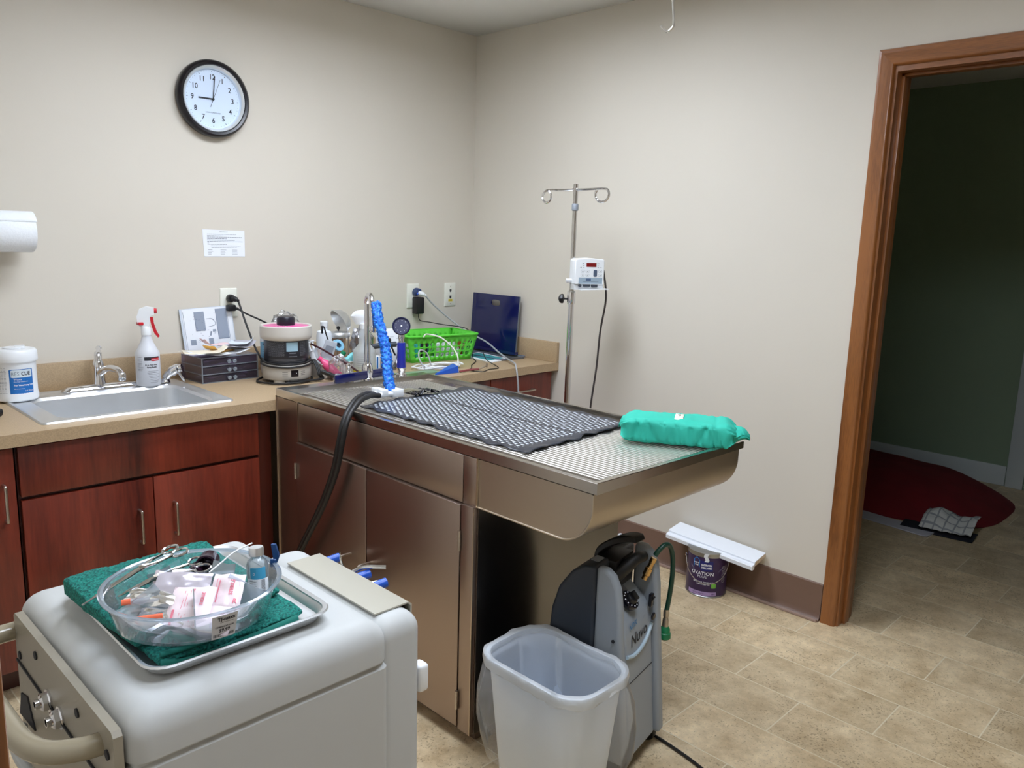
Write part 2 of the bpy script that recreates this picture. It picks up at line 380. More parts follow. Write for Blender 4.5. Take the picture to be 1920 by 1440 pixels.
# ceiling light fixtures (they light the room)
for i, (x, y, lx, ly, e) in enumerate(LIGHTS):
    t = thing('ceiling_light', ['recessed ceiling light panel nearer the clock wall','recessed ceiling light panel nearer the front wall'][i], 'light', (x,y,CEIL))
    g = G(); 
    for a, b, c, d in ((-lx/2-.03,lx/2+.03,-ly/2-.03,-ly/2),(-lx/2-.03,lx/2+.03,ly/2,ly/2+.03),(-lx/2-.03,-lx/2,-ly/2,ly/2),(lx/2,lx/2+.03,-ly/2,ly/2)):
        g.box(x+a, x+b, y+c, y+d, CEIL-.012, CEIL-.001)
    g.done('fixture_frame', white_p, t)
    m = bpy.data.materials.new('light_diffuser'); m.use_nodes = True; p = m.node_tree.nodes['Principled BSDF']
    p.inputs['Emission Color'].default_value = (*LIGHT_COL,1); p.inputs['Emission Strength'].default_value = e
    g = G(); g.box(x-lx/2+.003, x+lx/2-.003, y-ly/2+.003, y+ly/2-.003, CEIL+RECESS, CEIL+RECESS+.006); g.done('diffuser', m, t)
    g = G(); g.box(x-lx/2, x-lx/2+.002, y-ly/2, y+ly/2, CEIL, CEIL+RECESS+.01); g.box(x+lx/2-.002, x+lx/2, y-ly/2, y+ly/2, CEIL, CEIL+RECESS+.01); g.box(x-lx/2, x+lx/2, y-ly/2, y-ly/2+.002, CEIL, CEIL+RECESS+.01); g.box(x-lx/2, x+lx/2, y+ly/2-.002, y+ly/2, CEIL, CEIL+RECESS+.01)
    g.done('housing', mat('fixture_housing', (120,120,120), .6), t)

# ================================================================ COUNTER AND CABINETS
CZ = .832
t = thing('countertop', 'long tan laminate countertop with backsplash along the clock wall', 'countertop', (-1.42,-.32,CZ-.038))
g = G(); hx0, hx1, hy0, hy1 = -2.225, -1.665, -.55, -.09
z0, z1 = CZ-.038, CZ
def ring(g, X, Y, hX, hY, z0, z1):
    o = [(X[0],Y[0]),(X[1],Y[0]),(X[1],Y[1]),(X[0],Y[1])]; i = [(hX[0],hY[0]),(hX[1],hY[0]),(hX[1],hY[1]),(hX[0],hY[1])]
    V = {}
    for k, z in (('b',z0),('t',z1)):
        V['o'+k] = g.verts([(*p,z) for p in o]); V['i'+k] = g.verts([(*p,z) for p in i])
    for a in range(4):
        b = (a+1) % 4
        g.face((V['ot'][a],V['ot'][b],V['it'][b],V['it'][a])); g.face((V['ob'][b],V['ob'][a],V['ib'][a],V['ib'][b]))
        g.face((V['ob'][a],V['ob'][b],V['ot'][b],V['ot'][a])); g.face((V['it'][a],V['it'][b],V['ib'][b],V['ib'][a]))
ring(g, (-2.843,0), (-.643,0), (hx0,hx1), (hy0,hy1), z0, z1); g.done('worktop', lamin, t)
g = G(); g.box(-2.843, -.018, -.018, -.0005, CZ, .931, .0015); g.done('backsplash', lamin, t)
g = G(); g.box(-.018, -.0005, -.643, -.0005, CZ, .931, .0015); g.done('side_splash', lamin, t)

def pull(g, p, ax, L=.108, out=(0,-1,0), r=.0045, d=.028):
    p = Vector(p); ax = Vector(ax); out = Vector(out); a = p-ax*L/2; b = p+ax*L/2
    g.tube([a, a+out*d*.8, a+out*d+ax*.008, p+out*d, b+out*d-ax*.008, b+out*d*.8, b], r, 8, 5)
def cabinet(name, label, x0, x1, fronts, fillers=()):
    t = thing(name, label, 'cabinet', ((x0+x1)/2,-.3,0))
    g = G(); zt_ = CZ-.039
    g.box(x0, x0+.016, -.594, -.002, .1, zt_); g.box(x1-.016, x1, -.594, -.002, .1, zt_); g.box(x0+.016, x1-.016, -.012, -.002, .1, zt_); g.box(x0+.016, x1-.016, -.594, -.012, .1, .116)
    g.box(x0+.016, x1-.016, -.594, -.578, .116, .14); g.box(x0+.016, x1-.016, -.594, -.578, zt_-.03, zt_); g.box(x0+.016, x1-.016, -.594, -.578, .61, .645); g.box((x0+x1)/2-.02, (x0+x1)/2+.02, -.594, -.578, .14, .61); g.box(x0, x1, -.52, -.002, 0, .1)
    for a, b in fillers: g.box(a, b, -.6, -.594, .1, CZ-.039)
    g.done('carcass', cherry2, t)
    for nm, a, b, c, d, h in fronts:
        g = G(); g.box(a, b, -.615, -.5945, c, d, .0015); o = g.done(nm, cherry, t)
        if h:
            g = G(); pull(g, (h[0],-.614,h[1]), (0,0,1) if h[2] == 'v' else (1,0,0)); q = g.done('handle', nickel, o); q['label'] = 'satin metal bar handle'
    return t
cabinet('sink_cabinet', 'dark cherry wood cabinet with two doors under the sink', -2.332, -1.5215,
    [('false_drawer_front',-2.328,-1.576,.634,.785,None),('door',-2.328,-1.9515,.1,.622,(-2.0,.468,'v')),('door',-1.9485,-1.576,.1,.622,(-1.887,.471,'v'))], [(-1.574,-1.522)])
cabinet('base_cabinet', 'dark cherry wood cabinet with one tall door left of the sink cabinet', -2.842, -2.336,
    [('door',-2.838,-2.34,.1,.785,(-2.372,.627,'v'))])
cabinet('base_cabinet', 'dark cherry wood drawer cabinet in the corner behind the steel table', -.838, -.002,
    [('drawer',-.835,-.436,.644,.785,(-.64,.714,'h')),('drawer',-.430,-.02,.644,.785,(-.212,.714,'h')),
     ('door',-.835,-.436,.1,.632,None),('door',-.430,-.02,.1,.632,None)])

# sink
t = thing('sink', 'stainless steel drop-in sink set in the tan countertop', 'sink', (-1.945,-.32,CZ))
SX, SY = -1.945, -.315
g = G()
L = [rrect(SX,SY,.612,.52,.02,CZ+.0005), rrect(SX,SY,.604,.512,.018,CZ+.006), rrect(SX,SY,.585,.495,.018,CZ+.006), rrect(SX,SY,.575,.485,.018,CZ+.003),
     rrect(SX+.01,SY-.03,.50,.375,.05,CZ+.003), rrect(SX+.01,SY-.03,.485,.36,.055,CZ-.006), rrect(SX+.01,SY-.03,.47,.345,.06,CZ-.12), rrect(SX+.01,SY-.03,.42,.30,.06,CZ-.148), rrect(SX+.01,SY-.03,.08,.08,.038,CZ-.152)]
g.loft(L, False, True); g.done('basin', steel_s, t, 30)
g = G(); g.lathe([(.045,0),(.045,.003),(.036,.004),(.03,-.0)], (SX+.01,SY-.03,CZ-.151)); g.done('drain', chrome, t)
t = thing('sink_faucet', 'chrome single lever faucet standing behind the sink', 'faucet', (-1.945,-.095,CZ+.004))
g = G(); pl_ = []
for k in range(33):
    a = 2*PI*k/32
g.loft([rrect(-1.925,-.1,.27,.052,.025,CZ+.004), rrect(-1.925,-.1,.27,.052,.025,CZ+.008), rrect(-1.925,-.1,.24,.038,.018,CZ+.02), rrect(-1.925,-.1,.1,.02,.009,CZ+.024)])
g.done('base_plate', chrome, t)
g = G(); g.lathe([(.024,0),(.021,.02),(.018,.06),(.02,.075),(.013,.09),(.001,.094)], (-1.93,-.095,CZ+.02)); g.done('body', chrome, t)
g = G(); g.tube([(-1.93,-.10,CZ+.06),(-1.915,-.15,CZ+.085),(-1.90,-.20,CZ+.085),(-1.895,-.225,CZ+.07)], [.014,.012,.012], 10); g.lathe([(.011,0),(.013,.004),(.013,.026),(.010,.03)], (-1.895,-.227,CZ+.048)); g.done('spout', chrome, t)
g = G(); g.tube([(-1.93,-.095,CZ+.10),(-1.926,-.085,CZ+.125),(-1.915,-.06,CZ+.145),(-1.91,-.05,CZ+.148)], [.014,.013,.008,.010], 10); g.done('lever', chrome, t)
t = thing('sink_sprayer', 'chrome hand sprayer lying on the sink corner by the clear drawers', 'sprayer', (-1.69,-.12,CZ+.006))
g = G(); g.lathe([(.02,0),(.018,.008),(.013,.016)], (-1.70,-.115,CZ+.006)); g.done('holder', chrome, t)
g = G(); g.tube([(-1.70,-.115,CZ+.012),(-1.69,-.12,CZ+.035),(-1.665,-.135,CZ+.055),(-1.645,-.15,CZ+.062)], [.012,.016,.02,.016], 12); g.done('body', chrome, t)
g = G(); g.tube([(-1.665,-.16,CZ+.05),(-1.66,-.185,CZ+.03),(-1.655,-.195,CZ+.016)], [.006,.006,.005], 8); g.done('trigger', chrome, t)

# ================================================================ WALL ITEMS
cx, cz, cr = -1.419, 1.932, .147
t = thing('wall_clock', 'round wall clock with black frame and white dial', 'clock', (cx,0,cz))
Y = (0,-1,0)
g = G(); g.lathe([(cr*.97,0),(cr,.01),(cr,.024),(cr*.985,.034),(cr*.93,.040),(cr*.87,.037),(cr*.845,.026)], (cx,-.001,cz), Y, 64, True, False); g.done('frame', mat('clock_black', (20,17,24), .28), t, 50)
g = G(); g.lathe([(cr*.855,.033),(cr*.84,.035),(cr*.80,.030),(cr*.77,.024),(cr*.765,.014)], (cx,-.001,cz), Y, 64, False, False); g.done('bezel', mat('clock_silver', (232,238,242), .3, .5), t, 50)
g = G(); g.lathe([(cr*.8,.010),(cr*.8,.014)], (cx,-.001,cz), Y, 64); dial = g.done('dial', mat('clock_dial', (222,234,246), .6), t, 50)
g = G(); yd = -.0155; f0 = plane_map((cx,yd,cz),(1,0,0),(0,0,1))
for k in range(60):
    a = 2*PI*k/60; r1, r0 = cr*.725, cr*(.685 if k % 5 == 0 else .712); wd = .0011 if k % 5 == 0 else .0005
    s_, c_ = math.sin(a), math.cos(a); P = [f0(s_*r0-c_*wd, c_*r0+s_*wd), f0(s_*r0+c_*wd, c_*r0-s_*wd), f0(s_*r1+c_*wd, c_*r1-s_*wd), f0(s_*r1-c_*wd, c_*r1+s_*wd)]
    g.quad(*P)
for k in range(1,13):
    a = 2*PI*k/12; g.text(str(k), .028, plane_map((cx+math.sin(a)*cr*.56, yd, cz+math.cos(a)*cr*.56),(1,0,0),(0,0,1)), sx=.92, ext=.0003)
g.text('RADIO CONTROLLED', .0062, plane_map((cx,yd,cz-.052),(1,0,0),(0,0,1)))
g.done('numerals', ink, dial)
def hand(a, l, b, wd, y, name, m):
    g = G(); s_, c_ = math.sin(a), math.cos(a); q = [(-wd,-b),(wd,-b),(wd*.8,l),(-wd*.8,l)]
    g.prism([(x*c_+z*s_, -x*s_+z*c_) for x, z in q], (cx,y,cz), (1,0,0), (0,0,1), (0,-.001,0)); g.done(name, m, t)
hand(math.radians(270.5), cr*.40, .006, .0028, -.0175, 'hour_hand', black)
hand(math.radians(6), cr*.59, .008, .0019, -.0195, 'minute_hand', black)
hand(math.radians(22), cr*.56, .034, .0006, -.0215, 'second_hand', black)
g = G(); g.cyl((cx,-.016,cz),(cx,-.0235,cz),.004); g.done('hand_hub', black, t)
g = G(); g.lathe([(cr*.795,.0255),(cr*.795,.027)], (cx,-.001,cz), Y, 64); g.done('glass_cover', clear('glass_pane', (252,253,255), .06, 0, .02), t)

t = thing('paper_notice', 'small white printed notice taped on the clock wall', 'notice', (-1.386,-.001,1.316))
g = G(); c = [(-1.477,1.4245),(-1.296,1.422),(-1.297,1.3165),(-1.472,1.316)]
g.prism(c, (0,-.0008,0), (1,0,0), (0,0,1), (0,-.0008,0)); pg = g.done('sheet', paper, t)
g = G()
def dash(x, z, L, h=.0012, y=-.0019): g.quad((x,y,z-h/2),(x+L,y,z-h/2),(x+L,y,z+h/2),(x,y,z+h/2))
for k, (x, L, h) in enumerate([(-1.405,.035,.002),(-1.458,.125,.0012),(-1.458,.082,.0012),(-1.458,.15,.0018),(-1.458,.085,.0018),(-1.458,.118,.002),(-1.458,.152,.0015),(-1.457,.008,.0012),(-1.457,.083,.0012),(-1.443,.128,.001),(-1.441,.11,.001)]):
    xx = x; zz = 1.4155-k*.0058-(.004 if k else 0)
    while xx < x+L: 
        l = random.uniform(.004,.013); l = min(l, x+L-xx); dash(xx, zz, l, h); xx += l+.0012
for r in range(4):
    for x0, L in ((-1.456,.022),(-1.403,.03),(-1.353,.034)): dash(x0, 1.3425-r*.0056, L*random.uniform(.6,1.2), .0011)
g.done('print', mat('faded_ink', (96,100,112), .8), pg)

# paper towel roll on a wall holder
t = thing('paper_towel_roll', 'white paper towel roll on a wall holder, cut off by the left edge', 'paper towels', (-2.24,-.1,1.33))
g = G(); g.lathe([(.02,0),(.066,.001),(.0675,.004),(.0675,.268),(.066,.271),(.02,.272)], (-2.385,-.098,1.398), (1,0,0), 40); roll = g.done('roll', tissue, t)
g = G()
def flap(p, u, v):
    a = 1.25+v*1.15; r = .069+.012*v*v
    return Vector((-2.385+.272*u+.004*v, -.098-r*math.cos(a)*(1 if v < 2 else 1), 1.398+r*math.sin(a)+.002*math.sin(u*9)*v))
def flap2(p, u, v):
    a = math.radians(70+ v*-95); return Vector((-2.385+.2735*u+.003*v, -.098-(.0695+.006*v)*math.cos(a) - .008*v, 1.398+(.0695+.004*v)*math.sin(a)+.001*math.sin(8*u)))
def flap3(p, u, v):
    a = math.radians(150-v*95); rr = .0690+.004*max(0,v-.6)
    return Vector((-2.385+.2745*u, -.098+rr*math.cos(a), 1.398+rr*math.sin(a)))
g.sheet((0,0,0),(1,0,0),(0,1,0), 10, 10, flap3); fl = g.done('loose_sheet', tissue, t)
md = fl.modifiers.new('s','SOLIDIFY'); md.thickness = .001
g = G(); g.cyl((-2.46,-.098,1.398),(-2.10,-.098,1.398),.012); g.box(-2.475, -2.46, -.125, -.0005, 1.37, 1.43, .004); g.box(-2.475, -2.30, -.012, -.0005, 1.36, 1.44, .004); g.done('holder', white_p, t)

def plate(label, x, z, kind):
    t = thing('wall_outlet' if kind == 'o' else 'phone_jack_plate', label, 'outlet' if kind == 'o' else 'wall plate', (x,0,z-.06))
    g = G(); g.loft([rrect(0,0,.076,.122,.003,0), rrect(0,0,.076,.122,.004,.003), rrect(0,0,.068,.114,.003,.0065)])
    for v in g.bm.verts: v.co = Vector((x+v.co.x, -.0005-v.co.z, z+v.co.y))
    g.done('cover_plate', mat('plate_ivory', (226,226,214), .35), t)
    if kind == 'o':
        for s_ in (.02,-.02):
            g = G(); g.lathe([(.0165,0),(.0165,.0015)], (x,-.007,z+s_), Y, 24, sq=(1,.86)); rc = g.done('receptacle', mat('plate_ivory', (226,226,214), .35), t)
            g = G(); [g.box(x+dx-.001, x+dx+.001, -.0088, -.0085, z+s_-.004, z+s_+.004) for dx in (-.006,.006)]; g.done('slots', ink, rc)
    else:
        for s_ in (.022,-.012):
            g = G(); g.box(x-.006, x+.006, -.0078, -.007, z+s_-.006, z+s_+.006); g.box(x-.003, x+.003, -.0078, -.007, z+s_-.009, z+s_-.005); g.done('jack_port', ink, t)
        g = G(); g.box(x-.014, x+.014, -.0076, -.0068, z-.036, z-.024); st = g.done('sticker', mat('yellow_sticker', (222,200,60), .6), t); st['label'] = 'yellow number sticker'
        g = G(); g.text('1322', .010, plane_map((x,-.0078,z-.030),(1,0,0),(0,0,1))); g.done('number', ink, st)
        for q in (.042,-.047): g = G(); g.cyl((x,-.0068,z+q),(x,-.0078,z+q),.0025); g.done('screw', nickel, t)
    return t
plate('ivory wall outlet left of the faucet with two black plugs', -1.376, 1.125, 'o')
plate('ivory wall outlet above the green basket with a blue plug and black adapter', -.404, 1.125, 'o')
plate('ivory phone jack plate with yellow sticker near the room corner', -.158, 1.125, 'j')

# plugs and cords
CORD1 = G(); g = CORD1P = G(); g.lathe([(.014,0),(.016,.004),(.016,.022),(.0125,.028)], (-1.376,-.0085,1.145), Y, 20); g.tube([(-1.376,-.03,1.145),(-1.366,-.042,1.142),(-1.353,-.045,1.134)], [.0125,.011,.007], 12)
g = CORD1; g.tube([(-1.355,-.045,1.136),(-1.35,-.06,1.10),(-1.345,-.09,1.04),(-1.33,-.13,.95),(-1.325,-.19,.885),(-1.345,-.24,.85),(-1.402,-.28,.838),(-1.412,-.34,.8385),(-1.37,-.405,.8385),(-1.29,-.425,.8385),(-1.22,-.385,.8385),(-1.185,-.32,.8385),(-1.19,-.25,.8385)], .0042, 8, 6)
t = thing('extension_cable', 'black cable with square plug in the lower socket, passing behind the centrifuge', 'cable', (-1.376,-.02,1.105))
g = G(); g.box(-1.394, -1.36, -.036, -.0085, 1.092, 1.118, .004); g.tube([(-1.365,-.024,1.105),(-1.355,-.028,1.102),(-1.342,-.034,1.095)], [.008,.006,.0045], 10); g.done('plug', black, t)
g = G(); g.tube([(-1.345,-.032,1.097),(-1.325,-.06,1.08),(-1.27,-.12,1.045),(-1.22,-.17,1.00),(-1.185,-.23,.95),(-1.175,-.30,.90),(-1.155,-.42,.858),(-1.13,-.50,.838),(-1.12,-.55,.8365)], .0038, 8, 6); g.done('cable', blackr, t)
t = thing('power_adapter', 'black power adapter plugged into the outlet above the green basket', 'power adapter', (-.385,-.02,1.04))
g = G(); g.box(-.413, -.362, -.045, -.0085, 1.036, 1.12, .005); g.done('body', black, t)
g = G(); g.tube([(-.388,-.03,1.038),(-.388,-.032,1.015),(-.375,-.035,1.0),(-.33,-.05,.992),(-.26,-.09,.978),(-.215,-.15,.972),(-.235,-.24,.965),(-.25,-.295,.93),(-.255,-.298,.87),(-.26,-.30,.838),(-.33,-.40,.8355),(-.42,-.47,.8355),(-.475,-.53,.8355),(-.53,-.58,.8355),(-.51,-.64,.8355),(-.44,-.61,.8355),(-.37,-.60,.8355),(-.33,-.48,.85),(-.30,-.42,.875)], .0022, 6, 6); g.done('cable', blackr, t)
t = thing('extension_cable', 'grey cable with translucent blue plug hanging over the corner counter', 'cable', (-.393,-.02,1.14))
g = G(); g.lathe([(.019,0),(.02,.006),(.018,.02),(.016,.03)], (-.393,-.0085,1.146), Y, 20, sq=(1.15,.9)); g.done('plug', clear('blue_clear_plastic', (96,130,200), .35, .35), t)
g = G(); g.tube([(-.39,-.03,1.142),(-.375,-.045,1.136),(-.36,-.052,1.128)], [.012,.011,.007], 10); g.done('strain_relief', white_p, t)
g = G(); g.tube([(-.363,-.05,1.13),(-.32,-.06,1.085),(-.25,-.09,1.02),(-.18,-.16,.95),(-.13,-.26,.90),(-.155,-.38,.862),(-.21,-.50,.848),(-.265,-.60,.846),(-.31,-.655,.835),(-.318,-.672,.80),(-.312,-.675,.73),(-.31,-.675,.60),(-.30,-.66,.35),(-.25,-.66,.02)], .0042, 8, 6); g.done('cable', mat('grey_cord', (168,170,174), .45), t)

# ================================================================ STEEL EXAM TABLE
T0, T1, Y0, Y1, ZT = -1.52, -.85, -.6435, -2.111, .876
def zt(x): return ZT-.008*(x-T0)/(T1-T0)
YC = -1.708                                      # end of the cabinet part
tbl = thing('exam_table', 'stainless steel wet exam table with cabinet doors and cantilevered tub', 'exam table', ((T0+T1)/2,-1.2,0))
g = G()      # cabinet body
TB = -0.888; g.box(T0+.004, TB, YC, Y0, .04, .712); g.box(T0+.03, TB-.03, YC+.02, Y0, 0, .04); g.done('cabinet_body', steel, tbl)
g = G(); g.box(T0+.005, TB-.001, YC-.0025, YC-.0002, .04, .711); g.done('end_panel', steel_d, tbl)
# tub : cross-section in y-z swept along x
arc = [(Y1+.012+.10-.10*math.cos(a), .712+.10-.10*math.sin(a)) for a in [PI/2*k/12 for k in range(13)]]
g = G(); poly = [(YC, .712)]+arc[::-1]+[(Y1+.012, .845), (YC, .845)]
lo = [Vector((T0+.003,y,z)) for y, z in poly]; hi = [Vector((T1-.003,y,z)) for y, z in poly]
g.loft([lo, hi], True, True); g.done('tub_end', steel_h, tbl, 25)
g = G()      # raised edge bead around the tub side plate
g.tube([Vector((T0+.002,y,z)) for y, z in [(YC,.845),(YC,.712)]+arc[::-1]+[(Y1+.012,.845)]], .0028, 6, 1)
g.done('tub_seam', steel_h, tbl)
g = G(); g.box(T0+.003, T1-.003, YC, Y0, .712, .845); g.done('tub_side', steel, tbl)
# rim
g = G(); lp = 0.03
def rr4(x0,x1,y0,y1,dz): return [Vector((x0,y0,zt(x0)+dz)), Vector((x1,y0,zt(x1)+dz)), Vector((x1,y1,zt(x1)+dz)), Vector((x0,y1,zt(x0)+dz))]
b0 = [Vector((p.x,p.y,.848)) for p in rr4(T0,T1,Y0,Y1,0)]
YL = Y0-.056
L = [b0, rr4(T0,T1,Y0,Y1,-.0015), rr4(T0+.0015,T1-.0015,Y0-.0015,Y1+.0015,0), rr4(T0+.014,T1-.014,YL,Y1+.014,0), rr4(T0+.016,T1-.016,YL-.002,Y1+.016,-.018), rr4(T0+.066,T1-.052,YL-.004,Y1+.046,-.0195), rr4(T0+.068,T1-.054,YL-.006,Y1+.048,-.10)]
g.loft(L, False, True); g.done('rim', mat('rim_steel', (196,190,182), .22, 1, rvar=.04, vs=8), tbl, 25)
# grate
g = G(); gx0, gx1, gy0, gy1 = T0+.072, T1-.06, YL-.006, Y1+.052
nb = 34
for i in range(nb):
    x = gx0+(gx1-gx0)*(i+.5)/nb; g.box(x-.0042, x+.0042, gy1, gy0, zt(x)-.026, zt(x)-.0165, .0016, 2)
for yy in (gy1+.3, gy1+.7, gy1+1.05): g.box(gx0, gx1, yy-.006, yy+.006, ZT-.04, ZT-.0265)
g.done('grate', grate_m, tbl, 30)
g = G(); g.box(T0+.002, T0+.0045, -.79, Y0, .04, .845); pn = g.done('corner_panel', steel, tbl)
g = G(); g.box(T0-.0035, T0+.0025, -.7945, -.7925, .04, .85, 0); g.box(T0-.0025, T0+.0025, -.6455, -.6435, .04, .85, 0); g.done('panel_seams', mat('seam_steel', (226,210,190), .3, 1), pn)
g = G(); g.box(T0-.002, T0+.003, -1.652, -.797, .7125, .846, .0018); g.done('false_front', steel, tbl)
for a, b, hy, hz, hn in ((-1.213,-.797,-1.13,.357,-.795),(-1.6545,-1.217,-1.232,.357,-1.6565)):
    g = G(); g.box(T0-.014, T0+.003, a, b, .045, .7085, .002); dr = g.done('door', steel, tbl)
    g = G(); pull(g, (T0-.013,hy,hz), (0,0,1), .10, (-1,0,0), .0045, .045); q = g.done('handle', nickel, dr)
    for hz_ in (.607,.13):
        g = G(); g.cyl((T0-.016,hn,hz_-.028),(T0-.016,hn,hz_+.028),.0045); [g.cyl((T0-.016,hn,hz_+k),(T0-.016,hn,hz_+k+.0015),.0052) for k in (-.012,0,.012)]; g.done('hinge', nickel, dr)
g = G(); g.box(T0-.012, T0+.003, -1.706, -1.6585, .04, .712, .001); g.box(T0-.002, T0+.003, -1.706, -1.6545, .712, .846, .001); st = g.done('end_stile', steel, tbl)
g = G(); g.box(T0-.0125, T0-.0105, -1.7085, -1.7065, .04, .70); g.box(T0-.004, T0+.002, -1.7085, -1.7065, .712, .848); g.done('stile_edge', mat('seam_steel', (226,210,190), .3, 1), st)

# gooseneck faucet on the table ledge
t = thing('gooseneck_faucet', 'tall chrome gooseneck faucet at the back of the steel table', 'faucet', (-1.145,-.668,ZT))
g = G(); g.lathe([(.026,0),(.026,.004),(.02,.012),(.0225,.03),(.019,.055),(.0125,.066)], (-1.145,-.668,zt(-1.145))); g.done('base', chrome, t)
g = G(); zz = 1.155; pts = [(-1.145,-.668,.93),(-1.145,-.668,1.05),(-1.145,-.668,zz)]
for k in range(1,9):
    a = PI*k/9; pts.append((-1.145-.018*(1-math.cos(a)), -.668-.042*(1-math.cos(a)), zz+.045*math.sin(a)))
pts += [(-1.183,-.755,1.13),(-1.186,-.762,1.085)]
g.tube(pts, .0115, 14, 3); g.lathe([(.012,0),(.0135,.004),(.0135,.02),(.011,.024)], (-1.186,-.762,1.066)); g.done('spout', chrome, t)
t = thing('valve_knob', 'chrome valve knob on the table ledge left of the gooseneck', 'valve', (-1.232,-.67,ZT))
g = G(); g.lathe([(.019,0),(.019,.006),(.009,.012),(.0155,.022),(.0155,.03),(.008,.04),(.007,.05),(.0105,.057),(.009,.066),(.001,.07)], (-1.232,-.67,zt(-1.23))); g.done('knob', chrome, t)
g = G(); g.lathe([(.017,0),(.02,.008),(.016,.02),(.012,.03)], (-1.278,-.672,ZT), seg=10); g.done('base_nut', chrome, t)
t = thing('shower_sprayer', 'blue handled shower sprayer with round dark blue head on table ledge', 'sprayer', (-.99,-.672,ZT-.006))
px, py = -.985, -.672; zb = zt(px)
g = G(); g.lathe([(.021,0),(.021,.008),(.016,.012),(.016,.022),(.019,.026),(.019,.034)], (px,py,zb)); g.done('holder', chrome, t)
g = G(); g.lathe([(.0165,.03),(.0185,.036),(.0165,.08),(.0165,.13),(.0155,.134)], (px,py,zb)); g.done('handle', blue_h, t)
g = G(); g.lathe([(.011,.13),(.0105,.145),(.0135,.155),(.012,.168),(.007,.178),(.008,.19)], (px,py,zb)); g.done('neck', chrome, t)
dv = (CAM-Vector((px,py,1.07))); dv.z += .9; dv.normalize(); hc = Vector((px,py,zb+.199))
g = G(); g.lathe([(.012,-.02),(.03,-.012),(.036,-.004),(.0365,.006),(.034,.010),(.0305,.008),(.030,.004)], hc, dv, 40); hd = g.done('spray_head', mat('head_blue', (22,26,66), .3), t)
g = G(); u = dv.orthogonal().normalized(); v = dv.cross(u)
g.lathe([(.0032,.0045),(.0032,.007)], hc, dv, 14)
for k in range(10):
    a = 2*PI*k/10; g.lathe([(.0012,.0042),(.0012,.0055)], hc+(u*math.cos(a)+v*math.sin(a))*.023, dv, 8)
g.done('nozzles', white_p, hd)
t = G(); t.obox((-1.175,-.683,ZT+.0165), (.275,.012,.032), (0,0,.14), .002)
o = t.done('navy_tray_strip', navy); rebase(o, (-1.175,-.683,ZT)); tag(o, 'dark blue plastic strip lying along the table ledge below the faucet', 'strip')
# blue mesh sponge leaning from the spout to the grate
P0, P1 = Vector((-1.262,-.985,.872)), Vector((-1.188,-.79,1.175))
g = G(); ax = (P1-P0); n_ = 90; loops = []
side = ax.cross(Vector((.7,-.7,0)).normalized()).normalized(); oth = ax.normalized().cross(side)
for i in range(n_+1):
    u = i/n_; c = P0+ax*u+side*(.006*math.sin(u*5))+oth*.004*math.sin(u*9); wd = .0235+.002*math.sin(u*11); th = .016
    if i in (0, n_): wd *= .6; th *= .6
    lp_ = []
    for k in range(32):
        a = 2*PI*k/32; sgn = lambda q: (1 if q >= 0 else -1)*abs(q)**.6
        p = c+side*wd*sgn(math.cos(a))+oth*th*sgn(math.sin(a)); nn = noise.noise(p*230)*.010+noise.noise(p*90)*.006; lp_.append(p+(p-c).normalized()*nn)
    loops.append(lp_)
g.loft(loops); o = g.done('mesh_sponge', blue_s, None, 180); rebase(o, P0); tag(o, 'long bright blue mesh sponge leaning on the gooseneck spout', 'sponge')

# heating mat
def mat_tex():
    m = mat('honeycomb_mat', (52,54,62), .35); n = m.node_tree; p = n.nodes['Principled BSDF']; L = n.links.new; N = n.nodes.new
    def M(op, a, b=None):
        x = N('ShaderNodeMath'); x.operation = op
        for i, v in enumerate((a, b)):
            if v is None: continue
            if isinstance(v, (int, float)): x.inputs[i].default_value = v
            else: L(v, x.inputs[i])
        return x.outputs[0]
    tc = N('ShaderNodeTexCoord'); sx = N('ShaderNodeSeparateXYZ'); L(tc.outputs['Object'], sx.inputs[0])
    a = M('DIVIDE', sx.outputs[1], .0165); row = M('FLOOR', a); fa = M('SUBTRACT', M('FRACT', a), .5)
    b = M('ADD', M('DIVIDE', sx.outputs[0], .0185), M('MULTIPLY', M('FLOORED_MODULO', row, 2), .5)); fb = M('SUBTRACT', M('FRACT', b), .5)
    # little rounded triangles
    d = M('MAXIMUM', M('SUBTRACT', M('ABSOLUTE', M('MULTIPLY', fb, 1.0)), M('MULTIPLY', fa, -.32)), M('MULTIPLY', M('ABSOLUTE', fa), .85))
    r = N('ShaderNodeMapRange'); L(d, r.inputs[0]); r.inputs[1].default_value = .27; r.inputs[2].default_value = .20
    bx = M('LESS_THAN', M('ABSOLUTE', sx.outputs[0]), .236); by = M('LESS_THAN', M('ABSOLUTE', sx.outputs[1]), .352); seam = M('GREATER_THAN', M('ABSOLUTE', M('SUBTRACT', sx.outputs[0], .015)), .006)
    k = M('MULTIPLY', M('MULTIPLY', r.outputs[0], seam), M('MULTIPLY', bx, by))
    mx = N('ShaderNodeMix'); mx.data_type = 'RGBA'; L(k, mx.inputs[0]); mx.inputs[6].default_value = lin((42,45,54)); mx.inputs[7].default_value = lin((205,212,222))
    L(mx.outputs[2], p.inputs['Base Color']); bm_ = N('ShaderNodeBump'); bm_.inputs['Distance'].default_value = .002; bm_.inputs['Strength'].default_value = .7; L(k, bm_.inputs['Height']); L(bm_.outputs[0], p.inputs['Normal'])
    return m
MC = Vector((-1.165,-1.385,ZT-.0145)); MX, MY = .262, .385
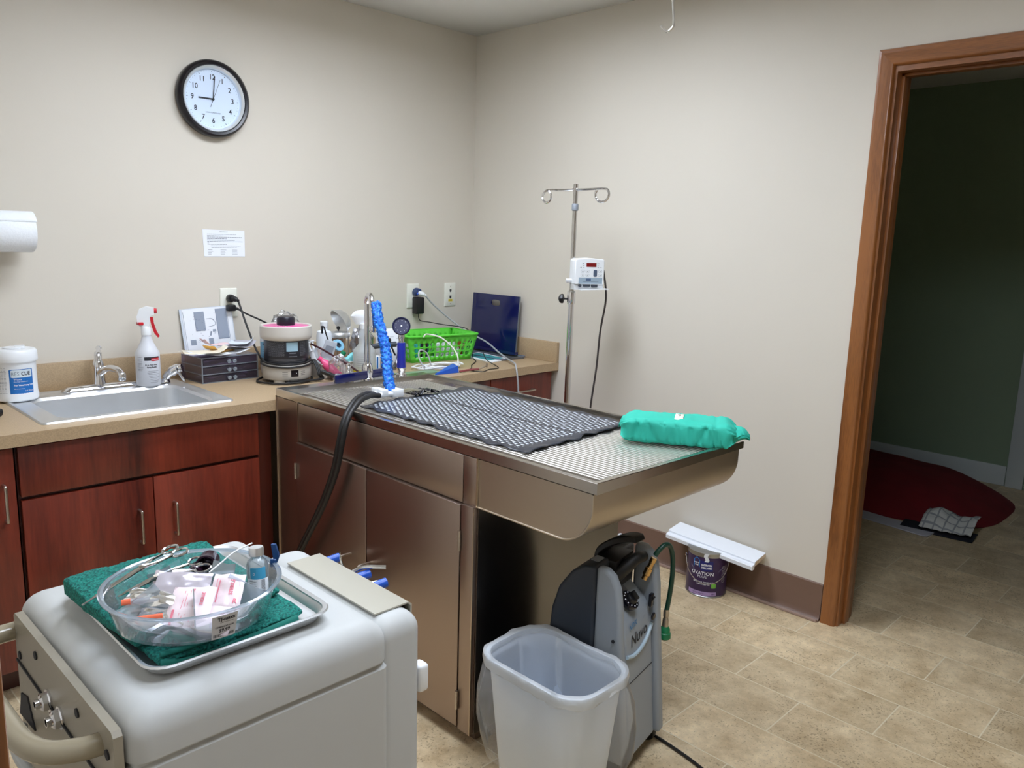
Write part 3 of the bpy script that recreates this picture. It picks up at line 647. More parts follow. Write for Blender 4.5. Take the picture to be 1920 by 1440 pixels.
def matf(p, u, v):
    x = (u*2-1)*MX; y = (v*2-1)*MY
    ex = 1-min(1, (1-abs(u*2-1))*9); ey = 1-min(1, (1-abs(v*2-1))*12)
    x += math.copysign(1, x)*(-.0045*ex*(1+math.sin(y*84)+.6*math.sin(y*37+1))); y += math.copysign(1, y)*(-.0045*ey*(1+math.sin(x*80)+.6*math.sin(x*33)))
    skew = .02*(x/MX)*1; z = .003+.0035*noise.noise(Vector((x*9,y*9,1)))+ex*.003*math.sin(y*62+1)+ey*.003*math.sin(x*60)
    return Vector((x, y+skew, max(z, -.0005)))
t = thing('heating_mat', 'dark grey patient warming mat with white honeycomb dots on the table', 'mat', MC)
g = G(); g.sheet((0,0,0),(1,0,0),(0,1,0), 60, 96, matf); o = g.done('pad', mat_tex(), t, 180, local=True); md = o.modifiers.new('s','SOLIDIFY'); md.thickness = .003; md.offset = 1
g = G(); 
def bunch(p, u, v):
    x = -.02+u*.11; y = .365+v*.07; return Vector((x, y, .006+.022*math.sin(u*PI)*(.5+.5*noise.noise(Vector((u*5,v*4,3))))*(1-.5*v)+.006*math.sin(u*22)))
g.sheet((0,0,0),(1,0,0),(0,1,0), 18, 8, bunch); o = g.done('corner_film', blackg, t, 60, local=True); md = o.modifiers.new('s','SOLIDIFY'); md.thickness = .002
g = G()
for q in (0, .022): g.tube([(-.085-q,.40+q*.3,.012),(-.04,.425-q,.016),(.0,.43-q,.018),(.03,.40-q,.014),(.045,.385-q,.012)], .0038, 8, 5)
g.done('clear_tubes', clear('tubing', (236,232,214), .35, .3), t, local=True)
# connectors and black hoses
t = thing('warming_hose', 'pair of black hoses with white connectors hanging over the table edge', 'hose', (-1.33,-.99,ZT))
for q in (0, .03):
    g = G(); g.tube([(-1.245+q*.4,-.965-q,ZT+.006),(-1.30,-.967-q,ZT+.006),(-1.345,-.985-q,ZT+.01)], .0095, 10, 3); g.box(-1.262-.012, -1.262+.03, -.983-q, -.947-q, ZT-.006, ZT+.020, .003); g.box(-1.325, -1.30, -.985-q, -.95-q, ZT+.002, ZT+.026, .002); g.done('connector', white_p, t)
    g = G(); g.tube([(-1.34,-.985-q,ZT+.010),(-1.40,-1.02-q,ZT+.022),(-1.48,-1.075-q*.8,ZT+.018),(-1.545,-1.115-q*.6,.85),(-1.567,-1.118-q*.6,.78),(-1.572,-1.09-q*.6,.68),(-1.575,-1.02-q*.5,.55),(-1.575,-.935-q*.4,.43),(-1.57,-.86-q*.4,.33),(-1.57,-.80-q*.4,.2),(-1.60,-.79-q*.4,.05),(-1.68,-.80-q,.014)], .0092, 10, 7); g.done('hose', blackr, t)

# surgical pack
g = G(); PCn = Vector((-.972,-1.968,0)); ang = math.radians(-60); du = Vector((math.cos(ang),math.sin(ang),0)); dw = Vector((-du.y,du.x,0)); loops = []; NL = 90
LL, WW, HH = .160, .078, .070
def fold(q, w): return math.exp(-(q/w)**2)
for i in range(NL+1):
    u = -1+2*i/NL; au = abs(u); t_ = max(0,(au-.80)/.20)
    lp_ = []
    for j in range(60):
        a = 2*PI*j/60; e = .34; c_, s_ = math.cos(a), math.sin(a); f = lambda q: math.copysign(abs(q)**e, q)
        kh = 1-.62*t_**1.5 if u > 0 else 1-.45*t_**1.6; kw = 1-.22*t_**2
        w_ = f(c_)*WW*kw*(1-.05*math.cos(u*2)); h_ = ((f(s_)*kh+1)/2)*HH
        h_ = HH*.5+(h_-HH*.5) if s_ > 0 else h_*(1-t_)+HH*(.5-.5*kh)*t_*1.2
        p = PCn+du*u*LL+dw*w_; p.z = .861+h_
        X = u*LL; 
        nn = noise.noise(Vector((X*22,w_*40,h_*40)))*.0045+noise.noise(Vector((X*60+h_*30,w_*60,h_*25)))*.0022
        side_ = min(1, abs(w_)/WW*1.02)**6
        nn -= (abs(noise.noise(Vector((X*38+h_*18, h_*9, 2+math.copysign(3,w_))))) < .09)*.004*side_
        nn -= .009*fold(X-.052-h_*.45, .005)*side_ + .008*fold(X+.125-h_*.25, .006)*side_ + .003*fold(X-.125+h_*.3, .006)
        nn += .004*math.sin(j*1.1+u*9)*t_
        d = Vector(dw*c_); d.z = s_
        lp_.append(p+d*nn)
    loops.append(lp_)
g.loft(loops)
# gathered cloth ear at the right end and a small one at the left
for sg, L_, z0_ in ((1,.045,.034),(-1,.018,.040)):
    lo = []
    for i in range(13):
        q = i/12; c = PCn+du*sg*(LL-.006+L_*q); lo.append([c+dw*(math.cos(2*PI*k/24)*(.070*(1-.72*q)*(1 if sg > 0 else .9))+.004*math.sin(k*2.1+q*5))+Vector((0,0,.861+z0_+.010*q*math.sin(q*4)+math.sin(2*PI*k/24)*(.020*(1-.8*q)+.004*math.sin(k*1.7)))) for k in range(24)])
    g.loft(lo)
pk = thing('surgical_pack', 'teal cloth wrapped surgical pack lying on the table end', 'surgical pack', (PCn.x,PCn.y,.861))
g.done('wrap', teal_m, pk, 70)
g = G(); c = PCn+Vector((0,0,.861+HH+.0035))
g.sheet((0,0,0),(1,0,0),(0,1,0), 8, 2, lambda p,u,v: c+du*(.012-.024*v)+dw*(-.045+.08*u)+Vector((0,0,.0015-.003*(2*u-1)**2))); tp = g.done('tape', mat('indicator_tape', (232,230,214), .6), pk); md = tp.modifiers.new('s','SOLIDIFY'); md.thickness = .0008
g = G(); wv = [c+du*(.004*math.sin(k*1.7))+dw*(-.02+.006*k)+Vector((0,0,.0036)) for k in range(6)]; g.tube(wv, .0006, 4, 3); g.done('writing', ink, tp)

# ================================================================ ITEMS ON THE COUNTER
def az(x, y): return math.atan2(CAM.y-y, CAM.x-x)
# disinfectant wipes canister
x, y = -2.207, -.135; a0 = az(x, y)
t = thing('wipes_canister', 'white wipes canister with blue label standing on the sink corner', 'canister', (x,y,CZ+.006))
g = G(); g.lathe([(.062,0),(.066,.004),(.0665,.02),(.064,.03),(.064,.13),(.0665,.135)], (x,y,CZ+.006), seg=48); g.done('tub', white_p, t)
g = G(); g.lathe([(.069,.132),(.0705,.136),(.0695,.165),(.064,.172),(.045,.173)], (x,y,CZ+.006), seg=48); ld = g.done('lid', white_p, t)
g = G(); g.lathe([(.03,.1735),(.03,.178),(.012,.180)], (x,y,CZ+.006), seg=32); g.obox((x+.02,y-.0,CZ+.183), (.05,.03,.008), (0,0,a0), .002); g.done('flip_cap', white_p, ld)
f0 = cyl_map((x,y), .0646, a0, CZ+.08); f1 = cyl_map((x,y), .0650, a0, CZ+.08); f2 = cyl_map((x,y), .0654, a0, CZ+.08)
def wrap_rect(g, f, x0, x1, y0, y1, r=.004, nx=12):
    P = rrect((x0+x1)/2, (y0+y1)/2, x1-x0, y1-y0, r, 0, 3)
    # strips along x so the patch follows the curve
    for i in range(nx):
        a = x0+(x1-x0)*i/nx; b = x0+(x1-x0)*(i+1)/nx
        ia = r if 0 < i else 0; da = .4*r if i == 0 else 0; db = .4*r if i == nx-1 else 0
        g.quad(f(a, y0+da), f(b, y0+db), f(b, y1-db), f(a, y1-da))
g = G(); wrap_rect(g, f0, -.018, .056, -.048, .036); lb = g.done('label', blue_l, t)
g = G(); wrap_rect(g, f1, -.013, .052, .008, .034); g.done('label_plate', mat('label_grey', (205,216,222), .4), lb)
g = G(); g.text('RES', .018, lambda a,b: f2(a-.012, b+.020), 'LEFT', .85); g.done('wordmark_grey', mat('wordmark_grey', (128,140,150), .5), lb)
g = G(); g.text('CUE', .018, lambda a,b: f2(a+.017, b+.020), 'LEFT', .85, .0004); g.done('wordmark_dark', ink, lb)
g = G(); g.text('Wipes', .009, lambda a,b: f1(a-.006, b+.002), 'LEFT'); g.text('One-Step Disinfectant', .0048, lambda a,b: f1(a-.006, b-.006), 'LEFT'); g.text('For Veterinary Use', .0078, lambda a,b: f1(a-.006, b-.018), 'LEFT', ext=.0002)
g.text('Kills in one minute', .0042, lambda a,b: f1(a-.006, b-.030), 'LEFT'); g.text('160 Wipes', .0065, lambda a,b: f1(a+.026, b-.038), 'LEFT'); g.done('label_text', inkw, lb)
g = G(); 
for r in range(19):
    L_ = random.uniform(.018,.028)
    for q in range(3): wrap_rect(g, f1, -.052+q*.009, -.052+q*.009+L_/3*.9, .04-r*.0047, .0412-r*.0047, .0002, 2)
g.text('Rescue', .008, lambda a,b: f1(a-.004, b-.056), 'LEFT'); 
for r in range(3): wrap_rect(g, f1, 0, .04, -.064-r*.005, -.063-r*.005, .0002, 4)
g.done('small_print', inkg, t)

# black tool at the left edge
t = thing('black_clipper', 'black rounded clipper at the left edge of the counter by the sink', 'clipper', (-2.31,-.37,CZ))
g = G(); g.tube([(-2.42,-.33,CZ+.018),(-2.36,-.36,CZ+.02),(-2.315,-.40,CZ+.018)], [.016,.019,.012], 12); g.done('body', blackg, t)
g = G(); g.tube([(-2.40,-.26,CZ+.012),(-2.34,-.29,CZ+.012),(-2.305,-.32,CZ+.011)], .01, 10); g.done('handle', black, t)

# spray bottle with red trigger
x, y = -1.765, -.128; a0 = az(x, y)
t = thing('spray_bottle', 'clear white spray bottle with red trigger beside the sink faucet', 'spray bottle', (x,y,CZ+.004))
g = G(); z = CZ+.005; g.lathe([(.04,0),(.0435,.005),(.0435,.11),(.0425,.125),(.034,.14),(.022,.165),(.0165,.185),(.0150,.195)], (x,y,z), seg=40); g.done('bottle', mat('translucent_white', (214,216,222), .35, sub=.3), t)
g = G(); g.lathe([(.018,.19),(.0185,.215),(.013,.224)], (x,y,z)); 
sd = Vector((.93,-.37,0))          # spray direction (points to the right in the photograph)
def P(a, h, b=0): return Vector((x,y,z+h))+sd*a+Vector((-sd.y,sd.x,0))*b
sw = Vector((-sd.y, sd.x, 0))
g.prism([(-.028,.235),(-.02,.222),(.012,.222),(.016,.262),(.03,.268),(.03,.292),(.004,.298),(-.02,.288),(-.03,.26)], Vector((x,y,z))-sw*.012, sd, (0,0,1), sw*.024); g.done('sprayer_head', white_p, t)
g = G(); g.prism([(.014,.258),(.026,.258),(.028,.235),(.036,.205),(.046,.186),(.040,.180),(.028,.196),(.019,.225)], Vector((x,y,z))-sw*.007, sd, (0,0,1), sw*.014)
g.cyl(P(.028,.281), P(.040,.281), .0095, .0085); g.box(x-.03, x-.012, y-.013, y+.013, z+.2285, z+.2395, .002); g.done('trigger', red_p, t)
f1 = cyl_map((x,y), .0438, a0, z+.06); f2 = cyl_map((x,y), .0441, a0, z+.06); g = G(); wrap_rect(g, f1, -.012, .046, .038, .052, .0005, 10); bd = g.done('black_band', ink, t)
g = G(); wrap_rect(g, f2, .012, .046, .036, .0475, .003, 6); rl = g.done('red_logo', red_p, bd)
g = G(); g.text('Rubbermaid', .0062, lambda a,b: cyl_map((x,y), .0444, a0, z+.06)(a+.0285, b+.042)); g.done('logo_text', inkw, rl)
g = G(); g.text('32 oz. Heavy Duty', .0058, lambda a,b: f1(a+.012, b+.022), 'CENTER', 1, .0003); g.text('Spray Bottle', .0072, lambda a,b: f1(a+.014, b+.013), ext=.0003)
for r, (a_, b_) in enumerate([(.0,.04),(-.003,.036),(.0,.045),(.002,.03),(.006,.044),(.006,.03),(.006,.04),(.006,.036)]): wrap_rect(g, f1, a_, b_, -.002-r*.0062, -.001-r*.0062, .0002, 5)
for r in range(12): wrap_rect(g, f1, -.04, -.022+.006*random.random(), .05-r*.0045, .0508-r*.0045, .0002, 3)
g.done('print', ink, t)

# clear drawer organiser
ox, oy, ra = -1.478, -.118, .06
t = thing('drawer_organizer', 'clear acrylic three drawer organizer beside the sprayer, papers on top', 'organizer', (ox,oy,CZ), ra)
W_, D_, H_ = .238, .165, .098
g = G()
for a in (0,1,2,3): g.box(-W_/2, W_/2, -D_/2, D_/2, a*H_/3 if a else 0, (a*H_/3 if a else 0)+.0022)
g.box(-W_/2, -W_/2+.0025, -D_/2, D_/2, 0, H_+.002); g.box(W_/2-.0025, W_/2, -D_/2, D_/2, 0, H_+.002); g.box(-W_/2, W_/2, D_/2-.0025, D_/2, 0, H_+.002); g.done('case', acry_v, t, local=True)
g = G(); r_ = .0018
for a in range(4):
    zz = a*H_/3+.002; g.box(-W_/2-.001, W_/2+.001, -D_/2-.003, -D_/2, zz-.0022, zz+.0016)
    g.box(-W_/2-.001, -W_/2+.002, -D_/2, D_/2, zz-.0015, zz+.0015)
for sx_ in (-1,1): g.box(sx_*W_/2-.002, sx_*W_/2+.002, -D_/2-.003, -D_/2+.001, 0, H_)
g.box(-W_/2-.001, -W_/2+.003, D_/2-.003, D_/2, 0, H_)
g.done('edges', acry_e, t, local=True)
for a in range(3):
    z0 = a*H_/3+.004; z1 = z0+.025
    g = G(); g.box(-W_/2+.006, W_/2-.006, -D_/2-.001, -D_/2+.0015, z0, z1); g.box(-W_/2+.006, -W_/2+.008, -D_/2, D_/2-.01, z0, z1); g.box(W_/2-.008, W_/2-.006, -D_/2, D_/2-.01, z0, z1); g.box(-W_/2+.006, W_/2-.006, -D_/2, D_/2-.01, z0, z0+.0015)
    dr = g.done('drawer', acry_v, t, local=True)
    g = G(); g.lathe([(.004,0),(.004,.006),(.008,.010),(.0085,.014),(.005,.019)], (-.012,-D_/2-.001,z0+.012), (0,-1,0), 12); g.lathe([(.004,0),(.004,.006),(.008,.010),(.0085,.014),(.005,.019)], (.012,-D_/2-.001,z0+.012), (0,-1,0), 12); g.done('knob', acry_e, dr, local=True)
    g = G(); rr_ = random.Random(a)
    for k in range(7): g.obox((rr_.uniform(-.06,.08),rr_.uniform(-.04,.04),z0+.006+k*.0016), (rr_.uniform(.06,.13),rr_.uniform(.02,.05),.0014), (rr_.uniform(-.04,.04),rr_.uniform(-.05,.05),rr_.uniform(-.8,.8)))
    g.done('contents', [mat('mauve_paper', (128,110,136), .6), mat('dark_case', (78,72,84), .5), mat('dark_mauve_paper', (96,84,108), .6)][a], dr, local=True)
# booklet leaning against the wall
bk = thing('instruction_booklet', 'white instruction booklet with printed diagrams leaning behind the clear drawers', 'booklet', (-1.45,-.03,CZ))
g = G(); c00, c10, c11, c01 = Vector((-1.562,-.022,.86)), Vector((-1.352,-.022,.868)), Vector((-1.373,-.008,1.113)), Vector((-1.583,-.008,1.105))
bo = c00; bx_ = (c10-c00).normalized(); bz_ = (c01-c00).normalized(); bn = bx_.cross(bz_); BW = .21; BH = (c01-c00).length
g.prism([(-.006,0),(BW+.004,0),(BW+.004,BH+.002),(-.006,BH)], c00-bn*0, bx_, bz_, -bn*.004); g.done('back_pages', mat('page_grey', (206,214,226), .7), bk)
pm = lambda d: (lambda a, b: c00+bx_*a+bz_*b+bn*d)
g = G(); g.prism([(.002,0),(BW,0),(BW,BH),(.002,BH-.002)], c00+bn*.0002, bx_, bz_, bn*.0014); fp = g.done('front_page', paper, bk)
def rq(g, x0, x1, y0, y1, d): f = pm(d); g.quad(f(x0,y0), f(x1,y0), f(x1,y1), f(x0,y1))
g = G(); rq(g, .052, .092, .155, .232, .0022); rq(g, .142, .188, .115, .238, .0022); rq(g, .022, .045, .098, .12, .0022); rq(g, .098, .118, .09, .12, .0022); rq(g, .120,.134,.145,.155,.0022); dg = g.done('grey_diagrams', mat('diagram_grey', (150,160,176), .7), fp)
g = G(); rq(g, .052, .092, .1535, .155, .0024); rq(g, .0505, .052, .154, .232, .0024); rq(g, .142, .188, .1135, .115, .0024); rq(g, .1405, .142, .114, .238, .0024); rq(g, .006, .007, .08, .235, .0024); rq(g, .190, .191, .09, .235, .0024)
for k in range(40): a_ = random.uniform(.03,.135); b_ = random.uniform(.07,.23); rq(g, a_, a_+random.uniform(.002,.007), b_, b_+.0008, .0024)
f = pm(.0025); g.tube([f(.098,.2),(f(.12,.2)),f(.134,.185),f(.13,.172),f(.105,.168)], .0006, 4, 5)
g.tube([f(.112,.148),f(.108,.13)], .002, 4, 1); g.done('line_drawings', mat('diagram_dark', (92,104,130), .7), fp)
# loose papers piled on top of the drawers
pz = CZ+.103; pn_ = [('white pouch with flared corners lying lowest on the clear drawers', paper, -.03,-.02,.23,.15,.10),('yellow card in the middle of the pile on the clear drawers', mat('yellow_card', (240,186,84), .6), .0,-.01,.12,.07,.25),
 ('cream envelope at the left of the pile on the clear drawers', mat('cream_paper', (232,224,204), .7), -.085,-.055,.16,.10,-.35),('grey plastic sleeve at the right of the pile on the clear drawers', mat('grey_sleeve', (190,188,196), .4), .065,-.02,.13,.10,.5),
 ('pink tinted paper slip behind the yellow card on the clear drawers', mat('pink_paper', (236,206,208), .7), .005,.035,.12,.05,.0),('white pointed paper corner at the right end of the clear drawers', mat('bluish_paper', (218,226,236), .7), .095,.0,.09,.10,-.6)]
for k, (lb_, m_, dx, dy, a_, b_, rz) in enumerate(pn_):
    g = G(); c_, s_ = math.cos(rz+ra), math.sin(rz+ra); oz = pz+.004+k*.006
    def pf(p, u, v, a_=a_, b_=b_, k=k, oz=oz):
        X = (u-.5)*a_; Yv = (v-.5)*b_; zz = oz+.006*abs(noise.noise(Vector((u*2.5,v*2.5,k*3.1))))+.026*(abs(u-.5)*2)**3*(.5+.5*math.sin(k*2+u*3))
        return Vector((ox+dx+X*c_-Yv*s_, oy+dy+X*s_+Yv*c_, zz))
    g.sheet((0,0,0),(1,0,0),(0,1,0), 10, 8, pf); o = g.done('loose_paper', m_, None, 60); md = o.modifiers.new('s','SOLIDIFY'); md.thickness = .0007
    rebase(o, (ox+dx,oy+dy,pz)); tag(o, lb_, 'paper', 'papers piled on the clear drawers')

# pump bottle
x, y = -1.262, -.105; a0 = az(x, y)
t = thing('pump_bottle', 'white foam pump bottle with light blue label left of the centrifuge', 'pump bottle', (x,y,CZ))
g = G(); g.lathe([(.026,0),(.028,.004),(.028,.14),(.026,.150),(.016,.156),(.016,.160)], (x,y,CZ), seg=32); g.done('bottle', white_p, t)
g = G(); g.lathe([(.015,.156),(.015,.168),(.007,.172),(.007,.19),(.010,.192),(.010,.2),(.004,.204)], (x,y,CZ)); g.tube([(x,y,CZ+.197),(x-.025,y-.02,CZ+.197),(x-.032,y-.026,CZ+.19)], .0045, 8); g.done('pump', white_p, t)
g = G(); f1 = cyl_map((x,y), .0284, a0, CZ+.09); wrap_rect(g, f1, -.036, .036, -.04, .044, .002, 14); lb = g.done('label', lblue, t)
g = G(); f2 = cyl_map((x,y), .0287, a0, CZ+.09); g.text('K', .012, lambda a,b: f2(a-.015,b+.034), ext=.0005); 
for r in range(4): wrap_rect(g, f2, -.02, .02, .012-r*.01, .0128-r*.01, .0002, 5)
for q in range(3): wrap_rect(g, f2, -.012+q*.006, -.008+q*.006, -.06, -.054, .0002, 2)
g.done('print', mat('navy_ink', (34,52,110), .6), t)

# centrifuge
x, y = -1.288, -.312; a0 = az(x, y)
t = thing('centrifuge', 'round off-white centrifuge with pink lid and black knob on the counter', 'centrifuge', (x,y,CZ))
g = G(); g.lathe([(.093,.014),(.096,.018),(.096,.072),(.092,.078),(.084,.08)], (x,y,CZ), seg=56); g.lathe([(.028,0),(.028,.014)], (x-.05,y-.04,CZ), seg=14); g.done('base', mat('centrifuge_grey', (188,184,176), .4), t)
g = G(); [g.lathe([(.014,0),(.016,.016)], (x+.07*math.cos(a),y+.07*math.sin(a),CZ), seg=14) for a in (a0-.9,a0+.9,a0+PI,a0)]; g.done('feet', black, t)
g = G(); g.lathe([(.084,.076),(.087,.08),(.087,.172),(.084,.176)], (x,y,CZ), seg=56); mid = g.done('body_band', mat('band_black', (32,34,42), .35), t)
g = G(); g.lathe([(.094,.17),(.1,.176),(.102,.19),(.1015,.222),(.098,.226),(.092,.224),(.09,.219)], (x,y,CZ), seg=56); lid = g.done('lid', offw, t)
g = G(); g.lathe([(.0905,.2195),(.086,.222),(.01,.2255)], (x,y,CZ), seg=56); g.done('pink_disc', pink_m, lid)
g = G(); mp_ = lambda a,b: Vector((x,y,CZ+.2262))+Vector((math.sin(-a0)*0-math.sin(a0),math.cos(a0),0))*-a*-1+Vector((-math.cos(a0),-math.sin(a0),0))*b
g.text('VetSpin', .02, lambda a,b: mp_(a-.01, b-.052)); g.done('lid_text', inkw, lid)
g = G(); 
prof = []; 
g.lathe([(.034,.224),(.036,.23),(.0355,.252),(.032,.258),(.012,.262)], (x,y,CZ), seg=12); g.done('knob', mat('knob_black', (28,24,38), .35), lid)
f1 = cyl_map((x,y), .0875, a0, CZ+.13); f2 = cyl_map((x,y), .0964, a0, CZ+.045)
g = G(); rr_ = random.Random(3)
for r in range(14):
    zz = .034-r*.0042
    for X0, X1 in ((-.078,-.008),(.055,.085)):
        xx = X0
        while xx < X1-.004: l_ = rr_.uniform(.004,.012); wrap_rect(g, f1, xx, min(X1, xx+l_), zz, zz+.0009, .0002, 2); xx += l_+.0015
for r in range(3): wrap_rect(g, f1, -.078, .085, -.034-r*.005, -.0332-r*.005, .0002, 24)
g.text('WARNING', .0058, lambda a,b: f1(a+.024, b-.009), ext=.0002); wrap_rect(g, f1, .008, .042, -.023, -.021, .0003, 5)
g.done('label_print', mat('label_grey_ink', (128,130,138), .6), mid)
g = G(); wrap_rect(g, cyl_map((x,y), .0878, a0, CZ+.13), .0, .046, -.002, .034, .001, 8); g.done('blue_sticker', mat('pale_blue_sticker', (150,182,198), .5), mid)
g = G(); wrap_rect(g, f2, .016, .046, -.017, .010, .001, 4); sw_ = g.done('switch', blackg, t)
g = G(); wrap_rect(g, cyl_map((x,y), .0970, a0, CZ+.045), .036, .039, -.004, -.001, .0005, 2); g.done('switch_mark', inkw, sw_)
g = G(); [wrap_rect(g, f2, X0, X0+.022, -.012+r*.007, -.0105+r*.007, .0003, 4) for X0 in (-.018,.056) for r in range(3)]; g.done('vents', ink, t)
g = G(); 
for zz, rr_2, ph in ((.088,.0935,.0),(.078,.1005,.5)):
    g.tube([(x+rr_2*math.cos(a0-1.7+k*.38), y+rr_2*math.sin(a0-1.7+k*.38), CZ+zz-.012*math.sin(k*.38/3.4*PI)) for k in range(10)], .0038, 8, 3)
for q in range(3):
    g.tube([(x+(.1+q*.005)*math.cos(a0+1.5+k*.05*(1-k*.25)), y+(.1+q*.005)*math.sin(a0+1.5-k*.26), CZ+.085-k*.019) for k in range(5)]+[(x+.108*math.cos(a0-.1+q*.1), y+.108*math.sin(a0-.1+q*.1), CZ+.0045+q*.004)], .0038, 8, 4)
g.done('wrapped_cord', blackr, t)
cb = CORD1.done('power_cord', blackr, t); cb['label'] = 'black cord with round plug in the upper wall socket'; CORD1P.done('plug', black, cb)
# crumpled film behind
g = G(); c = Vector((-1.205,-.165,CZ)); 
def blob(g, c, sx_, sy_, sz_, amp, seed, nu=28, nv=16, e=1.0):
    loops = []
    for i in range(nv+1):
        th = PI*i/nv-PI/2; lp_ = []
        for j in range(nu):
            ph = 2*PI*j/nu; d = Vector((math.cos(th)*math.cos(ph), math.cos(th)*math.sin(ph), math.sin(th)))
            r = 1+amp*noise.noise(d*2.3+Vector((seed,0,0)))+amp*.6*noise.noise(d*6+Vector((0,seed,0)))
            p = Vector((d.x*sx_*r, d.y*sy_*r, sz_+d.z*sz_*r)); p.z = max(p.z, .001); lp_.append(c+p)
        loops.append(lp_)
    g.loft(loops, True, True)
blob(g, c, .095, .06, .128, .25, 3.3); o = g.done('plastic_bag', film, None, 25); rebase(o, c); tag(o, 'crumpled clear plastic bag standing behind the centrifuge', 'plastic bag')

# supply bin and what stands in and around it
bx0, bx1, by0, by1 = -1.175, -1.0, -.40, -.27
t = thing('supply_bin', 'low ribbed white plastic bin full of supplies beside the centrifuge', 'bin', ((bx0+bx1)/2,(by0+by1)/2,CZ))
g = G(); cxb, cyb = (bx0+bx1)/2, (by0+by1)/2
g.loft([rrect(cxb,cyb,.16,.115,.012,CZ), rrect(cxb,cyb,.175,.13,.014,CZ+.062), rrect(cxb,cyb,.184,.139,.016,CZ+.062), rrect(cxb,cyb,.184,.139,.016,CZ+.066), rrect(cxb,cyb,.171,.126,.012,CZ+.066), rrect(cxb,cyb,.156,.111,.010,CZ+.004)], True, True)
g.done('shell', mat('bin_white', (214,208,202), .4), t)
g = G(); [g.box(bx0+.012+k*.014, bx0+.017+k*.014, by0-.0035, by0+.004, CZ+.008, CZ+.055) for k in range(11)]; g.done('ribs', mat('bin_white', (214,208,202), .4), t)
def bottle(name, label, x, y, z, R, H, m, cap, capm, tilt=None, cat='bottle', neck=.45, shoulder=.78, lab=None):
    t = thing(name, label, cat, (x,y,z)); g = G(); ax = Vector(tilt).normalized() if tilt else Vector((0,0,1))
    g.lathe([(R*.92,0),(R,.003),(R,H*shoulder*.86),(R*.9,H*shoulder),(R*neck*1.15,H*.93),(R*neck,H)], (x,y,z), ax, 28); g.done('body', m, t)
    g = G(); g.lathe([(R*neck*1.1,H*.985),(R*neck*1.2,H),(R*neck*1.2,H+cap),(R*neck*1.0,H+cap*1.08)], (x,y,z), ax, 20); g.done('cap', capm, t)
    if lab:
        g = G(); g.lathe([(R*1.015,H*lab[1]),(R*1.015,H*lab[2])], (x,y,z), ax, 28, False, False); g.done('label', lab[0], t)
    return t
t = bottle('squeeze_bottle', 'white round shouldered squeeze bottle behind the supply bin', -1.018, -.16, CZ, .034, .185, white_s, .024, white_p, neck=.4, shoulder=.9, lab=(mat('pale_pink_label', (226,214,216), .5), .1, .55))
g = G(); f1 = cyl_map((-1.018,-.16), .0348, az(-1.018,-.16), CZ+.07); g.text('CO2', .02, f1, ext=.0003); g.done('label_print', mat('pink_ink', (220,150,150), .6), t)
# jar with wooden sticks
x, y = -.948, -.165
t = thing('glass_jar', 'glass jar with steel lid holding wooden tongue depressors', 'jar', (x,y,CZ))
g = G(); g.lathe([(.046,0),(.048,.004),(.048,.14)], (x,y,CZ), seg=32, cap1=False); g.done('glass', acry, t)
g = G(); g.lathe([(.05,.138),(.051,.142),(.051,.155),(.047,.160),(.008,.165)], (x,y,CZ), seg=32); lidj = g.done('lid', steel_s, t)
g = G(); g.lathe([(.003,.164),(.003,.17),(.008,.174),(.008,.182),(.003,.186)], (x,y,CZ)); g.done('lid_knob', black, lidj)
for k in range(11):
    a = k*2.4; r = .01+.026*((k*37)%10)/10; bx_ = x+r*math.cos(a); by_ = y+r*math.sin(a)
    g = G(); g.obox((bx_,by_,CZ+.070), (.017,.0018,.135), (.05*math.sin(k),.06*math.cos(k*2),k*.7), .0006, 1); o = g.done('tongue_depressor', mat('birch', (206,164,120), .7)); rebase(o, (bx_,by_,CZ+.003))
    tag(o, 'flat wooden tongue depressor standing inside the glass jar', 'tongue depressor', 'tongue depressors in the jar')
# steel bowl resting on the jar
g = G(); c = Vector((-.935,-.195,CZ+.196)); ax = Vector((-.55,-.45,-.25)).normalized()
c = Vector((-.90,-.165,CZ+.225)); g.lathe([(.012,0),(.03,.004),(.047,.018),(.058,.042),(.061,.046),(.058,.048),(.045,.022),(.028,.008)], c, Vector((-.8,.1,-.42)), 32, True, True); o = g.done('steel_bowl', steel_s); rebase(o, c)
tag(o, 'small brushed steel bowl tipped on top of the jar lid', 'bowl')
g = G(); blob(g, Vector((-.845,-.20,CZ+.0)), .05, .045, .095, .3, 8.1); o = g.done('foil_bag', mat('silver_foil', (200,200,204), .25, .9), None, 30); rebase(o, (-.845,-.20,CZ)); tag(o, 'shiny crinkled silver bag behind the blue sponge', 'bag')
# cleaner spray bottle, yellow liquid
x, y = -1.005, -.465; x, y = -1.0, -.44; a0 = az(x, y)
t = thing('cleaner_bottle', 'white spray bottle with yellow liquid behind the gooseneck faucet', 'spray bottle', (x,y,CZ))
g = G(); g.lathe([(.045,0),(.0475,.005),(.0475,.036)], (x,y,CZ), seg=40, cap1=True); g.done('liquid', mat('yellow_liquid', (212,206,34), .25), t)
g = G(); g.lathe([(.0478,.036),(.0478,.105),(.045,.117),(.024,.14),(.0225,.165),(.0235,.19),(.014,.205),(.014,.212)], (x,y,CZ), seg=40, cap0=False, cap1=False); g.done('bottle', milky, t)
g = G(); f1 = cyl_map((x,y), .0482, a0, CZ+.07); [wrap_rect(g, f1, -.033, .033, .022-r*.009, .0232-r*.009, .0003, 8) for r in range(6)]; g.done('print', inkg, t)
g = G(); g.lathe([(.016,.205),(.0165,.225)], (x,y,CZ)); sd = Vector((-.8,-.3,0)).normalized(); sw = Vector((-sd.y,sd.x,0)); sd2 = -sd
